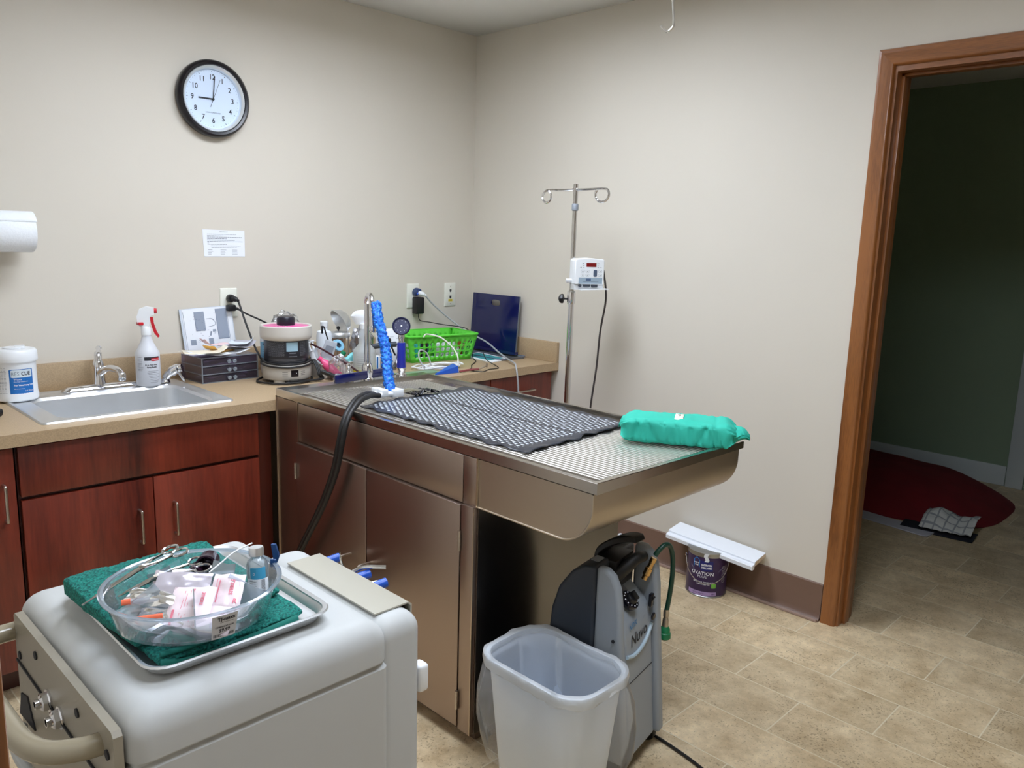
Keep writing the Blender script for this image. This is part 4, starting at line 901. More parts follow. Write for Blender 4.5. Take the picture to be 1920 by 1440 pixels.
g.prism([(-.026,.222),(.01,.222),(.016,.252),(.036,.248),(.045,.256),(.035,.272),(.0,.283),(-.03,.276),(-.05,.256),(-.044,.248)], Vector((x,y,CZ))-sw*.014, (.7,-.6,0), (0,0,1), sw*.028); g.done('sprayer_head', white_p, t)
# second spray head tools with grey and dark blue trigger (lying otoscope gun)
t = thing('ear_flusher_gun', 'dark slate trigger sprayer behind the blue sponge, pointing at the white box', 'sprayer', (-.86,-.36,CZ))
g = G(); g.tube([(-.90,-.35,CZ+.112),(-.84,-.37,CZ+.118),(-.795,-.385,CZ+.119)], .012, 10); g.cyl((-.795,-.385,CZ+.119),(-.765,-.395,CZ+.119),.004); g.done('barrel', slate, t)
g = G(); g.tube([(-.835,-.372,CZ+.112),(-.83,-.375,CZ+.07),(-.845,-.37,CZ+.0)], [.012,.014,.02], 10); g.tube([(-.818,-.38,CZ+.112),(-.805,-.385,CZ+.08),(-.80,-.388,CZ+.07)], .004, 8); g.done('grip', black, t)
g = G(); g.box(-.85, -.82, -.385, -.36, CZ+.128, CZ+.147, .004); g.box(-.845,-.83,-.38,-.365,CZ+.147,CZ+.158,.003); g.done('rear_cap', black, t)
# blue and white striped carton
g = G(); g.box(-.925, -.885, -.39, -.365, CZ, CZ+.075, .001); o = g.done('carton', paper); g2 = G()
[g2.box(-.918+q*.016, -.910+q*.016, -.3912, -.3905, CZ+.004, CZ+.072) for q in range(2)]; 
t = thing('striped_carton', 'small white carton with bright blue stripes right of the yellow bottle', 'carton', (-.905,-.378,CZ)); o.parent = t; o.name = 'box_body'
for v in o.data.vertices: v.co -= Vector((-.905,-.378,CZ))
g2.done('blue_stripes', blue_l, t)
# syringes and small bottles in the bin
sy = [('white dosing syringe leaning at the left side of the bin', -1.15,-.33,(-.25,.25,1)),('clear syringe with measuring marks behind the white syringe in the bin', -1.125,-.30,(-.1,.35,1))]
for k, (lb_, x, y, tl) in enumerate(sy):
    t = thing('syringe', lb_, 'syringe', (x,y,CZ+.015), 0, 'syringes in the supply bin'); ax = Vector(tl).normalized(); c = Vector((x,y,CZ+.012))
    g = G(); g.lathe([(.003,0),(.012,.008),(.012,.10),(.018,.101),(.018,.104)], c, ax, 20); g.done('barrel', [white_p, milky][k], t)
    g = G(); g.lathe([(.006,.104),(.006,.135),(.013,.136),(.013,.14)], c, ax, 16); g.done('plunger', white_p, t)
t = thing('vaccine_vial_bag', 'clear pouch with grey printed label sticking up from the bin', 'pouch', (-1.115,-.36,CZ+.03))
g = G(); g.obox((-1.115,-.35,CZ+.115), (.05,.014,.08), (.2,.3,-.5), .004); bd = g.done('pouch', milky, t)
g = G(); g.obox((-1.118,-.358,CZ+.118), (.032,.001,.03), (.2,.3,-.5)); g.done('label', mat('pouch_label', (150,160,172), .6), bd)
g = G(); g.tube([(-1.07,-.31,CZ+.10),(-1.085,-.29,CZ+.16),(-1.095,-.285,CZ+.20),(-1.105,-.285,CZ+.205)], .003, 8); g.box(-1.109,-1.101,-.289,-.281,CZ+.175,CZ+.208,.002); o = g.done('black_pen', black); rebase(o, (-1.08,-.3,CZ+.1)); tag(o, 'black clip pen sticking up left of the white squeeze bottle', 'pen')
bottle('dropper_bottle', 'tilted white bottle with green banded cap in the supply bin', -1.095, -.345, CZ+.03, .020, .075, white_p, .014, mat('green_cap', (22,128,84), .4), (.55,-.15,.8))
t = thing('tape_ring', 'pale blue plastic tape ring standing behind the green banded bottle', 'tape', (-1.04,-.29,CZ+.07))
g = G(); dvv = (CAM-Vector((-1.04,-.29,CZ+.12))).normalized(); pr_ = [(.0105,0),(.022,0),(.022,.014),(.0105,.014)]; dvv = (dvv+Vector((.5,-.2,.1))).normalized()
g.lathe(pr_+[pr_[0]], (-1.035,-.29,CZ+.12), dvv, 24, False, False, sq=(1,1.25)); g.done('ring', lblue, t); g = G(); g.lathe([(.0105,.004),(.0105,.006)], (-1.035,-.29,CZ+.12), dvv, 24, sq=(1,1.25)); g.done('core', slate, t)
t = thing('clear_cup', 'small clear cup with white lid in front of the green banded bottle', 'cup', (-1.088,-.385,CZ+.02))
g = G(); g.lathe([(.017,0),(.02,.004),(.022,.055)], (-1.088,-.375,CZ+.02), seg=24); g.done('cup', milky, t); g = G(); g.lathe([(.024,.052),(.0245,.062),(.02,.066)], (-1.088,-.375,CZ+.02), seg=24); g.done('lid', white_p, t)
g = G(); g.obox((-1.03,-.385,CZ+.068), (.055,.02,.05), (.1,-.5,.2), .006); o = g.done('teal_packet', mat('pale_teal_packet', (128,204,208), .4)); rebase(o, (-1.03,-.385,CZ+.05)); tag(o, 'pale teal plastic packet in the bin beside the yellow bottle', 'packet')
bottle('pink_bottle', 'hot pink bottle lying tilted in a clear bag beside the centrifuge', -1.115, -.425, CZ+.012, .019, .10, mat('hot_pink', (232,84,136), .4), .012, mat('hot_pink', (232,84,136), .4), (-.5,.35,.6))
g = G(); blob(g, Vector((-1.125,-.44,CZ)), .045, .03, .048, .3, 5.2); o = g.done('clear_pouch', film, None, 25); rebase(o, (-1.125,-.44,CZ)); tag(o, 'clear plastic pouch around the hot pink bottle', 'pouch')
t = thing('medical_tubing', 'dark red and black tubing running down from the centrifuge to the table ledge', 'tubing', (-1.15,-.45,CZ))
g = G(); g.tube([(-1.187,-.33,.975),(-1.16,-.37,.955),(-1.12,-.45,.915),(-1.085,-.52,.875),(-1.06,-.57,.845)], .0042, 8); g.done('tube', mat('dark_red_tube', (58,22,30), .3), t)
t = thing('black_shears', 'black cable end lying under the clear pouch near the table ledge', 'cable', (-1.16,-.52,CZ))
g = G(); g.tube([(-1.205,-.44,CZ+.045),(-1.18,-.48,CZ+.03),(-1.155,-.54,CZ+.012)], .009, 10); g.done('strap', black, t)

# white carton with steel blade printed / standing in front
t = thing('white_box', 'tall white cardboard box between the blue sponge and the blue sprayer', 'box', (-.765,-.31,CZ))
g = G(); bo_ = Vector((-.835,-.315,CZ)); R4 = Euler((0,0,-.12)).to_matrix()
g.obox((-.765,-.295,CZ+.087), (.115,.05,.174), (0,0,-.13), .0015); g.done('carton', paper, t)
g = G(); bxv = Vector((math.cos(-.13),math.sin(-.13),0)); byv = Vector((0,0,1)); bf = Vector((-.765,-.295,CZ+.087))-Vector((-bxv.y,bxv.x,0))*.0257
for a_, b_, L_ in ((-.02,.055,.028),(.02,.047,.018),(-.005,.04,.006)): g.quad(*[bf+bxv*p+byv*q for p,q in ((a_,b_),(a_+L_,b_),(a_+L_,b_+.0012),(a_,b_+.0012))])
g.done('print', inkg, t)
t = thing('steel_scoop', 'curved dark steel scoop leaning on the white box', 'scoop', (-.75,-.345,CZ))
g = G(); sp_ = [Vector((-.80,-.36,CZ+.012)),Vector((-.775,-.358,CZ+.016)),Vector((-.752,-.35,CZ+.035)),Vector((-.742,-.345,CZ+.065)),Vector((-.74,-.34,CZ+.088)),Vector((-.748,-.338,CZ+.10))]
P = catmull(sp_, 5); loops = []
for i, p in enumerate(P):
    u = i/(len(P)-1); wd = .003+.0125*math.sin(PI*min(1,u*.85+.12))**.8; T = (P[min(i+1,len(P)-1)]-P[max(0,i-1)]).normalized(); sdv = Vector((.55,-.2,0)); sdv = (sdv-T*sdv.dot(T)).normalized(); nn = T.cross(sdv)
    loops.append([p+sdv*wd*math.cos(2*PI*k/10)+nn*.002*math.sin(2*PI*k/10) for k in range(10)])
g.loft(loops); g.done('blade', mat('dark_steel', (130,128,130), .2, 1), t)

# green basket
def panel(g, A, B, C, D, cols, rows, cu, ru, r=.25):
    """bilinear wall A(bottom left) B(bottom right) C(top right) D(top left) with rounded holes; cu/ru: solid share"""
    A, B, C, D = map(Vector, (A,B,C,D)); f = lambda u, v: (A*(1-u)+B*u)*(1-v)+(D*(1-u)+C*u)*v
    us = [0.0]; n = cols; sol = .05
    holes = [(sol+(1-2*sol)*(i+cu/2)/n, sol+(1-2*sol)*(i+1-cu/2)/n) for i in range(n)]
    vh = [(.13+(.62)*(j+ru/2)/rows, .13+.62*(j+1-ru/2)/rows) for j in range(rows)]
    X = [0]+[q for h in holes for q in (h[0], h[0]+(h[1]-h[0])*r, h[1]-(h[1]-h[0])*r, h[1])]+[1]
    Z = [0]+[q for h in vh for q in (h[0], h[0]+(h[1]-h[0])*r, h[1]-(h[1]-h[0])*r, h[1])]+[1]
    V = [[g.bm.verts.new(f(u, v)) for u in X] for v in Z]
    for j in range(len(Z)-1):
        for i in range(len(X)-1):
            iu = (i-1) % 4 if 0 < i < len(X)-2 else -1; jv = (j-1) % 4 if 0 < j < len(Z)-2 else -1
            a, b, c_, d = V[j][i], V[j][i+1], V[j+1][i+1], V[j+1][i]
            if 0 <= iu <= 2 and 0 <= jv <= 2:
                if iu == 1 or jv == 1: continue
                if (iu, jv) == (0,0): g.face((a,b,d))
                elif (iu, jv) == (2,0): g.face((a,b,c_))
                elif (iu, jv) == (0,2): g.face((a,c_,d))
                else: g.face((b,c_,d))
            else: g.face((a,b,c_,d))
bcx, bcy, bra = -.43, -.185, -.16
t = thing('green_basket', 'bright green plastic basket with rounded holes in front of the outlet', 'basket', (bcx,bcy,CZ), bra)
bw, bd_, tw, td, hh = .33, .20, .385, .245, .128
Bt = [(-bw/2,-bd_/2,.004),(bw/2,-bd_/2,.004),(bw/2,bd_/2,.004),(-bw/2,bd_/2,.004)]; Tp = [(-tw/2,-td/2,hh),(tw/2,-td/2,hh),(tw/2,td/2,hh),(-tw/2,td/2,hh)]
g = G()
for k in range(4):
    panel(g, Bt[k], Bt[(k+1)%4], Tp[(k+1)%4], Tp[k], 11 if k % 2 == 0 else 6, 3, .28, .22)
g.quad(*Bt); o = g.done('body', green_b, t, local=True); md = o.modifiers.new('s','SOLIDIFY'); md.thickness = .0022
g = G(); g.loft([rrect(0,0,tw-.004,td-.004,.02,hh-.002,6), rrect(0,0,tw+.016,td+.016,.028,hh-.006,6), rrect(0,0,tw+.02,td+.02,.03,hh+.0,6), rrect(0,0,tw+.012,td+.012,.026,hh+.004,6), rrect(0,0,tw-.004,td-.004,.02,hh+.003,6), rrect(0,0,tw-.004,td-.004,.02,hh-.002,6)], False, False); g.done('rim', green_b, t, local=True)
its = [('white bandage roll','bandage_roll',paper,'r'),('teal wrapped packet','wrapped_packet',teal_p,'b'),('white gauze packet','gauze_packet',mat('gauze_white',(226,232,236),.7),'b'),('amber glass vial','glass_vial',mat('amber_glass',(120,70,30),.15),'v'),('black marker pen','marker_pen',black,'p'),('white tube with orange cap','ointment_tube',white_p,'t'),('clear plastic bag','sealed_bag',milky,'b'),('dark teal tube','tube_packet',mat('dark_teal',(12,96,96),.4),'p')]
place = ['near the left end','at the left front','in the middle front','at the right front','near the right end','at the left back','in the middle back','at the right back']
rg = random.Random(11); MB = WM[t]
BL = [(-.135,-.055),(-.09,-.065),(-.045,-.06),(0,-.066),(.045,-.06),(.09,-.065),(.13,-.055),(-.12,.0),(-.07,.01),(-.02,.0),(.03,.005),(.08,.0),(.125,.01),(-.1,.06),(-.04,.055),(.02,.06),(.08,.055)]
for k, (lx, ly) in enumerate(BL):
    kd = its[(k*3+1) % 8]; c = MB @ Vector((lx,ly,.006)); g = G(); hgt = .0
    if kd[3] == 'r': g.lathe([(.024,0),(.026,.003),(.026,.05),(.024,.053)], c, seg=20)
    elif kd[3] == 'v': g.lathe([(.013,0),(.014,.004),(.014,.07),(.008,.08),(.008,.09),(.011,.091),(.011,.10)], c, seg=16)
    elif kd[3] == 'p': g.cyl(c+Vector((-.01,0,0)), c+Vector((.012,.01,.10)), .008, .007, 12); g.cyl(c+Vector((.012,.01,.10)), c+Vector((.014,.011,.11)), .004, .004, 10)
    elif kd[3] == 't': g.lathe([(.012,0),(.012,.015),(.018,.018),(.02,.05),(.016,.09)], c, seg=16, sq=(1,.5))
    else: g.obox(c+Vector((0,0,.042)), (.042,.016,.075), (rg.uniform(-.05,.2),rg.uniform(-.3,.3),rg.uniform(-.5,.5)), .005)
    o = g.done(kd[1], kd[2]); rebase(o, c)
    row = 'front' if ly < -.03 else ('middle' if ly < .04 else 'back'); colw = ['far left','left','centre left','centre','centre right','right','far right'][max(0,min(6,int((lx+.16)/.046)))]
    tag(o, f'{kd[0]} standing in the green basket, {row} row, {colw}', kd[1].split('_')[-1], 'supplies inside the green basket')
for k in range(2):
    c = MB @ Vector((-.07+k*.14,-.094,.008)); g = G(); g.obox(c+Vector((0,0,.008)), (.13,.012,.018), (0,0,bra), .003); o = g.done('folded_gauze', paper); rebase(o, c); tag(o, f'folded white gauze strip along the basket front, {"left" if k == 0 else "right"} half', 'gauze', 'gauze strips along the basket front')

# navy acrylic board standing on a clear tray in the corner, booklet
t = thing('clear_tray', 'flat clear acrylic tray under the dark blue board in the corner', 'tray', (-.12,-.26,CZ))
g = G(); g.loft([rrect(-.125,-.25,.18,.40,.02,CZ), rrect(-.125,-.25,.19,.415,.022,CZ+.012), rrect(-.125,-.25,.186,.411,.02,CZ+.012), rrect(-.125,-.25,.172,.39,.018,CZ+.003)]); g.done('tray', clear('tray_plastic', (206,216,232), .35, .35), t)
t = thing('blue_board', 'dark blue acrylic board with oval handle hole standing in the room corner', 'board', (-.05,-.22,CZ+.012))
L0, L1, BZ, Hb = -.055, -.398, CZ+.0125, .292
bx = lambda z: -.058+.022*(z/Hb)
def bpt(s_, z, d=0): yv = L0+(L1-L0)*s_; return Vector((bx(z)+d, yv, BZ+z))
g = G(); outer = [(0,0),(1,0),(1,Hb/ .343),(0,Hb/.343)]
HC, HZ, HWd, HHt = .50, .250, .066, .030     # hole
def ringf(n=28):
    o_, i_ = [], []
    for k in range(n):
        a = 2*PI*k/n; ca, sa = math.cos(a), math.sin(a)
        s_, z_ = HC+HWd/2/.343*math.copysign(abs(ca)**.5, ca), HZ+HHt/2*math.copysign(abs(sa)**.7, sa); i_.append((s_, z_))
        # project outwards to the rectangle
        m = 1e9
        if ca > 1e-6: m = min(m, (1-HC)/ca)
        if ca < -1e-6: m = min(m, -HC/ca)
        if sa > 1e-6: m = min(m, (Hb-HZ)/(sa*.3))
        if sa < -1e-6: m = min(m, -HZ/(sa*.3))
        o_.append((HC+ca*m, HZ+sa*.3*m))
    for cx_, cz_ in ((0,0),(1,0),(1,Hb),(0,Hb)):
        j = min(range(n), key=lambda q: (o_[q][0]-cx_)**2+((o_[q][1]-cz_)/Hb)**2); o_[j] = (cx_, cz_)
    return o_, i_
o_, i_ = ringf(); fo = [bpt(*p) for p in o_]; fi = [bpt(*p) for p in i_]; bo2 = [bpt(*p, d=.005) for p in o_]; bi = [bpt(*p, d=.005) for p in i_]
g.loft([fo, fi, bi, bo2, fo], False, False); o = g.done('board', navy, t, 30)
g = G(); tpts = lambda s_, z, d: bpt(s_, z, d)
for s_ in (0, 1): g = G(); g.loft([[bpt(s_,0,-.0015), bpt(s_,0,.0065), bpt(s_+(.004 if s_ else -.004),0,.0065), bpt(s_+(.004 if s_ else -.004),0,-.0015)], [bpt(s_,Hb,-.0015), bpt(s_,Hb,.0065), bpt(s_+(.004 if s_ else -.004),Hb,.0065), bpt(s_+(.004 if s_ else -.004),Hb,-.0015)]]); g.done('clear_edge', acry_e, t)
g = G(); g.loft([[bpt(-.04,.0,-.012),bpt(1.02,0,-.012),bpt(1.02,0,.012),bpt(-.04,0,.012)],[bpt(-.04,.014,-.010),bpt(1.02,.014,-.010),bpt(1.02,.014,.012),bpt(-.04,.014,.012)]]); g.done('foot_strip', navy, t)
t = thing('teal_booklet', 'teal and white booklet lying under the clear tray edge by the basket', 'booklet', (-.22,-.33,CZ))
g = G(); c = [(-.285,-.465),(-.135,-.435),(-.11,-.18),(-.26,-.21)]; g.prism(c, (0,0,CZ+.0005), (1,0,0), (0,1,0), (0,0,.0045)); g.done('pages', paper, t)
g = G(); c = [(-.262,-.425),(-.15,-.405),(-.13,-.20),(-.245,-.23)]; g.prism(c, (0,0,CZ+.0051), (1,0,0), (0,1,0), (0,0,.0006)); g.done('cover', mat('teal_print', (70,160,166), .4), t)
# white cable coil and blue clip in front of the basket
t = thing('white_cable', 'coiled white cable lying on the counter in front of the green basket', 'cable', (-.60,-.45,CZ))
for k, (cx_, cy_, rx, ry_, zz) in enumerate([(-.60,-.44,.11,.055,.0068),(-.585,-.445,.095,.05,.009),(-.61,-.435,.12,.06,.013),(-.575,-.455,.10,.045,.016)]):
    g = G(); g.tube([(cx_+rx*math.cos(q*.42+k), cy_+ry_*math.sin(q*.42+k)+.3*(rx*math.cos(q*.42+k))*-.3, CZ+zz+.003*math.sin(q*2+k)) for q in range(16)], .0032, 7, 3); g.done('loop', white_p, t)
g = G(); g.tube([(-.62,-.36,.97),(-.575,-.33,.975),(-.52,-.36,.96),(-.485,-.40,.92),(-.475,-.43,.88),(-.482,-.445,.842)], .0034, 8, 6); g.cyl((-.482,-.445,.852),(-.482,-.447,.836),.0045); g.done('hanging_end', mat('cable_cream', (232,234,222), .4), t)
g = G(); g.tube([(-.70,-.47,.84),(-.71,-.44,.89),(-.68,-.41,.918),(-.64,-.41,.90),(-.63,-.43,.845)], .0034, 8, 6); g.done('upright_loop', mat('grey_cord', (168,170,174), .45), t)
t = thing('blue_clip', 'bright blue plastic wedge on a green strip beside the sprayer holder', 'wedge', (-.66,-.54,CZ))
g = G(); g.loft([[Vector(p) for p in ((-.73,-.575,CZ+.001),(-.60,-.585,CZ+.001),(-.56,-.50,CZ+.001),(-.60,-.49,CZ+.001))],[Vector(p) for p in ((-.73,-.574,CZ+.006),(-.605,-.583,CZ+.03),(-.565,-.502,CZ+.028),(-.60,-.49,CZ+.008))]]); g.done('wedge', blue_p, t)
g = G(); g.obox((-.77,-.50,CZ+.004), (.20,.06,.007), (0,0,-.15), .002); o = g.done('green_folder', mat('sage_plastic', (120,150,118), .4)); rebase(o, (-.77,-.50,CZ)); tag(o, 'muted green flat strip on the counter behind the blue sprayer', 'strip')
t = thing('nail_trimmer', 'small red and grey hand tool lying by the black wires on the counter', 'hand tool', (-.50,-.60,CZ))
g = G(); g.tube([(-.60,-.59,CZ+.006),(-.55,-.60,CZ+.01),(-.50,-.605,CZ+.009)], .005, 8); g.done('grips', mat('dull_red', (132,62,66), .4), t)
g = G(); g.tube([(-.50,-.605,CZ+.009),(-.46,-.60,CZ+.016),(-.445,-.60,CZ+.022)], .004, 8); g.cyl((-.445,-.60,CZ+.012),(-.445,-.60,CZ+.03),.004); g.done('tip', nickel, t)

# ================================================================ IV STAND AND PUMP
px, py = -.30, -.963
t = thing('iv_stand', 'chrome IV pole stand with two hooks by the right wall', 'IV stand', (px,py,0))
g = G(); g.cyl((px,py,.16),(px,py,1.20),.0130,seg=20); g.lathe([(.016,0),(.018,.01),(.018,.05),(.016,.056)], (px,py,1.155)); g.done('lower_pole', chrome, t)
g = G(); g.cyl((px,py,1.15),(px,py,1.655),.0103,seg=16); g.done('upper_pole', mat('pole_steel', (200,198,196), .16, 1), t)
g = G(); g.lathe([(.0105,0),(.0145,.004),(.0145,.026),(.0115,.03)], (px,py,1.545)); g.done('grey_collar', mat('collar_grey', (136,142,150), .4), t)
g = G(); 
for s_ in (-1,1):
    pts = [(px,py,1.632),(px-.0,py+s_*.06,1.632),(px,py+s_*.145,1.634)]
    for k in range(1,10):
        a = k*.62; pts.append((px-.004*k*.6, py+s_*(.152+.030*math.sin(a)), 1.607+.027*math.cos(a)))
    g.tube(pts, .0052, 8, 4)
for s_ in (-1,1): g.cyl((px,py+s_*.0,1.632),(px,py+s_*.012,1.632),.008)
g.done('hook_bar', chrome, t)
g = G(); [g.cyl((px-.012,py,q),(px+.012,py,q),.0025) for q in (1.58,)]; g.done('collar_pin', nickel, t)
g = G(); kd = Vector((-.55,.83,0)).normalized(); k0 = Vector((px,py,1.176)); g.cyl(k0+kd*.012, k0+kd*.035, .004); g.lathe([(.008,.03),(.019,.034),(.021,.040),(.017,.05),(.006,.055)], k0, kd, 8); g.done('clamp_knob', black, t)
g = G()
for k in range(5):
    a = 2*PI*k/5+.9; e = Vector((px+.25*math.cos(a), py+.25*math.sin(a), 0))
    g.tube([(px,py,.12),(px+.10*math.cos(a),py+.10*math.sin(a),.10),(e.x,e.y,.06)], [.014,.012,.010], 8, 4)
g.lathe([(.03,0),(.03,.05),(.015,.06)], (px,py,.10)); g.done('leg_base', chrome, t)
for k in range(5):
    a = 2*PI*k/5+.9; g = G(); g.cyl((px+.25*math.cos(a)-.01*math.sin(a), py+.25*math.sin(a)+.01*math.cos(a), .026),(px+.25*math.cos(a)+.01*math.sin(a), py+.25*math.sin(a)-.01*math.cos(a), .026), .025); g.cyl((e.x,e.y,.06) if 0 else (px+.25*math.cos(a),py+.25*math.sin(a),.03),(px+.25*math.cos(a),py+.25*math.sin(a),.065),.006); g.done('caster', black, t)
# pump
na = math.radians(239); nd = Vector((math.cos(na),math.sin(na),0)); rd = Vector((-nd.y, nd.x, 0))      # rd: to the right in the photograph
if rd.dot(R_) < 0: rd = -rd
pc = Vector((px,py,1.286))+nd*.048+rd*.048
t = thing('infusion_pump', 'white infusion pump with red display clamped on the IV pole', 'infusion pump', (pc.x,pc.y,1.22))
up = Vector((0,0,1)); PW, PH, PD = .128, .125, .075
def pp(a, b, d=0): return pc+rd*a+up*b+nd*d
g = G(); poly = [(-PW/2+.006,PH/2),(0,PH/2+.004),(PW/2-.006,PH/2),(PW/2,PH/2-.006),(PW/2,-PH/2+.02),(-PW/2,-PH/2+.02),(-PW/2,PH/2-.008)]
g.prism(poly, pp(0,0,PD/2), rd, up, -nd*PD); bd = g.done('housing', white_p, t)
bv = bd.modifiers.new('b','BEVEL'); bv.width = .003; bv.segments = 2
g = G(); g.prism([(-PW/2,-PH/2+.02),(PW/2,-PH/2+.02),(PW/2+.004,-PH/2),(-PW/2+.004,-PH/2-.004)], pp(0,0,PD/2-.012), rd, up, -nd*(PD-.02)); g.done('lower_housing', white_p, t)
g = G(); g.prism([(-PW/2+.02,-PH/2-.003),(PW/2+.012,-PH/2+.001),(PW/2+.012,-PH/2+.004),(-PW/2+.02,-PH/2)], pp(0,0,PD/2+.03), rd, up, -nd*.045); g.done('open_door', white_p, t)
g = G(); q = PD/2+.0006
def pq(g, x0,x1,y0,y1,d=q): g.quad(pp(x0,y0,d),pp(x1,y0,d),pp(x1,y1,d),pp(x0,y1,d))
pq(g, -.016,.028,.030,.047); g.done('red_display', mat('red_display', (120,14,18), .25), bd)
g = G(); 
def pad(g, cx_, cy_, w_, h_, d=q, r=.003): P = rrect(cx_, cy_, w_, h_, r, 0, 3); g.face(g.verts([pp(p.x, p.y, d) for p in P]))
for c in ((-.031,.012),(-.010,.012),(-.031,-.004),(-.010,-.004),(.046,.012),(.046,-.004)): pad(g, *c, .0165, .0115, q, .0045)
g.done('button_outlines', mat('button_grey', (170,182,190), .5), bd)
g = G(); 
for c in ((-.031,.012),(-.010,.012),(-.031,-.004),(-.010,-.004),(.046,.012),(.046,-.004)): pad(g, *c, .0145, .0095, q+.0003, .0042)
g.done('buttons', white_p, bd)
g = G(); pad(g, .024,.004,.016,.028,q+.0004,.004); rk = g.done('rate_switch', mat('switch_slate', (74,88,110), .4), bd)
g = G(); pq(g,-.048,.056,-.040,-.014,q+.0002); wn = g.done('window_recess', mat('recess_grey', (148,166,180), .4), bd)
g = G(); pq(g,-.016,.006,-.028,-.018,q+.0004); g.done('label_window', mat('slate_blue', (70,90,120), .4), wn)
g = G(); pq(g,-.03,.04,-.032,-.0312,q+.0005)
for cx_, cy_, s_ in ((-.030,.043,.008),(-.028,.035,.006),(-.04,.028,.006),(-.027,.028,.004),(.036,.043,.011),(.036,.035,.005),(.036,.028,.005),(.048,.028,.005),(-.01,.022,.0),(-.031,.012,.006),(-.010,.012,.006),(-.031,-.004,.006),(-.010,-.004,.006),(.046,.012,.006),(.046,-.004,.006)): pq(g,cx_-s_/2,cx_+s_/2,cy_-.0008,cy_+.0008,q+.0006)
g.done('print', ink, bd)
g = G(); g.obox(pp(-.01,-.047,.030), (.030,.012,.012), (0,0,math.atan2(rd.y,rd.x)), .002); g.obox(pp(.025,-.048,.030), (.026,.012,.013), (0,0,math.atan2(rd.y,rd.x)), .002); g.cyl(pp(-.04,-.048,.038), pp(-.04,-.048,.03), .006); g.done('roller_mechanism', slate, t)
g = G(); g.obox(pp(-.072,-.03,-.01), (.016,.03,.014), (0,.4,na), .002); g.done('pole_clamp', white_p, t)
g = G(); g.tube([pp(PW/2,.02,-.01),pp(PW/2+.012,.018,-.012),pp(PW/2+.02,-.005,-.015),(-.20,-1.072,1.18),(-.20,-1.05,1.04),(-.20,-1.038,.876),(-.20,-1.015,.69),(-.18,-.98,.40),(-.12,-.90,.10),(-.10,-.86,.012)], .0042, 8, 6); g.done('power_cable', mat('dark_cable', (60,54,54), .5), t)

# ceiling hook
t = thing('ceiling_hook', 'thin chrome hanging hook coming down from the ceiling', 'hook', (-.9,-1.80,2.43))
g = G(); g.tube([(-.9,-1.793,CEIL-.004),(-.9,-1.80,2.2),(-.9,-1.808,2.10),(-.9,-1.8155,2.04),(-.9,-1.812,2.025),(-.903,-1.797,2.016),(-.906,-1.782,2.028),(-.907,-1.776,2.034)], .0034, 8, 6); g.done('wire', mat('bright_wire', (205,202,196), .25, .9), t)
g = G(); g.lathe([(.02,0),(.018,.004),(.006,.012)], (-.9,-1.793,CEIL), (0,0,-1)); g.done('ceiling_cap', white_p, t)

# ================================================================ OXYGEN CONCENTRATOR
t = thing('oxygen_concentrator', 'grey and charcoal oxygen concentrator under the steel table end', 'oxygen concentrator', (-1.293,-2.106,0), math.radians(10.7))
UL, UR, VB = -.042, .193, .275
def cheek(g, u0, u1, dz=0, dv=0):
    pr_ = [(.012,.05),(.028,.25),(.042,.40),(.047,.48),(.056,.54),(.072,.573),(.092,.588),(.122,.590),(.122,.05)]
    a = [Vector((u0, v+dv, z+dz if z > .3 else z)) for v, z in pr_]; b = [Vector((u1, v+dv, z+dz if z > .3 else z)) for v, z in pr_]
    g.loft([a, b], True, True)
g = G(); cheek(g, UL, -.012); cheek(g, .157, UR, .006, -.012)
g.prism([(.014,.05),(.031,.25),(.043,.385),(.05,.425),(.065,.452),(.122,.50),(.122,.05)], (-.0125,0,0), (0,1,0), (0,0,1), (.17,0,0))
sh = g.done('front_shell', grey_l, t, 50, local=True); bv = sh.modifiers.new('b','BEVEL'); bv.width = .011; bv.segments = 4; bv.limit_method = 'ANGLE'; bv.angle_limit = math.radians(50)
g = G(); pr_ = [(.1225,.05),(.1225,.586),(.16,.582),(.20,.555),(.235,.505),(.255,.44),(.262,.36),(.270,.05)]
g.prism(pr_, (UL+.001,0,0), (0,1,0), (0,0,1), (UR-UL-.002,0,0)); bk = g.done('rear_shell', slate, t, 50, local=True); bv = bk.modifiers.new('b','BEVEL'); bv.width = .01; bv.segments = 3; bv.limit_method = 'ANGLE'; bv.angle_limit = math.radians(50)
g = G(); g.box(UL+.01, UR-.01, .03, .26, .035, .052); [g.lathe([(.024,-.011),(.026,-.008),(.026,.008),(.024,.011)], (u, v, .026), (1,0,0), 18) for u in (UL+.02,UR-.005) for v in (.05,.24)]; g.done('caster_base', blackr, t, local=True)
fz = lambda z: .014+.017*(z-.05)/.2 if z < .25 else .031+.012*(z-.25)/.135
g = G(); g.tube([(u, fz(z)-.002, z) for u, z in [(-.006,.345),(.03,.335),(.075,.337),(.115,.352),(.15,.38)]], .0055, 8, 5); g.done('front_rail', mat('pale_blue_rail', (176,196,208), .35), sh, local=True)
fm = lambda cx_, cz_, sh_=.0: (lambda a, b: Vector((cx_+a+b*sh_, fz(cz_+b)-.0016, cz_+b+a*.10)))
g = G(); g.text('NIDEK', .021, fm(.038,.418,.22), sx=.70, ext=.0006); g.done('maker_name', mat('nidek_blue', (44,112,160), .5), sh, local=True)
g = G(); g.text('Nuvo', .046, fm(.072,.378,.12), sx=.95, ext=.0004); g.done('model_name', ink, sh, local=True)
g = G(); g.text('LITE', .007, fm(.105,.418)); g.done('small_print', inkg, sh, local=True)
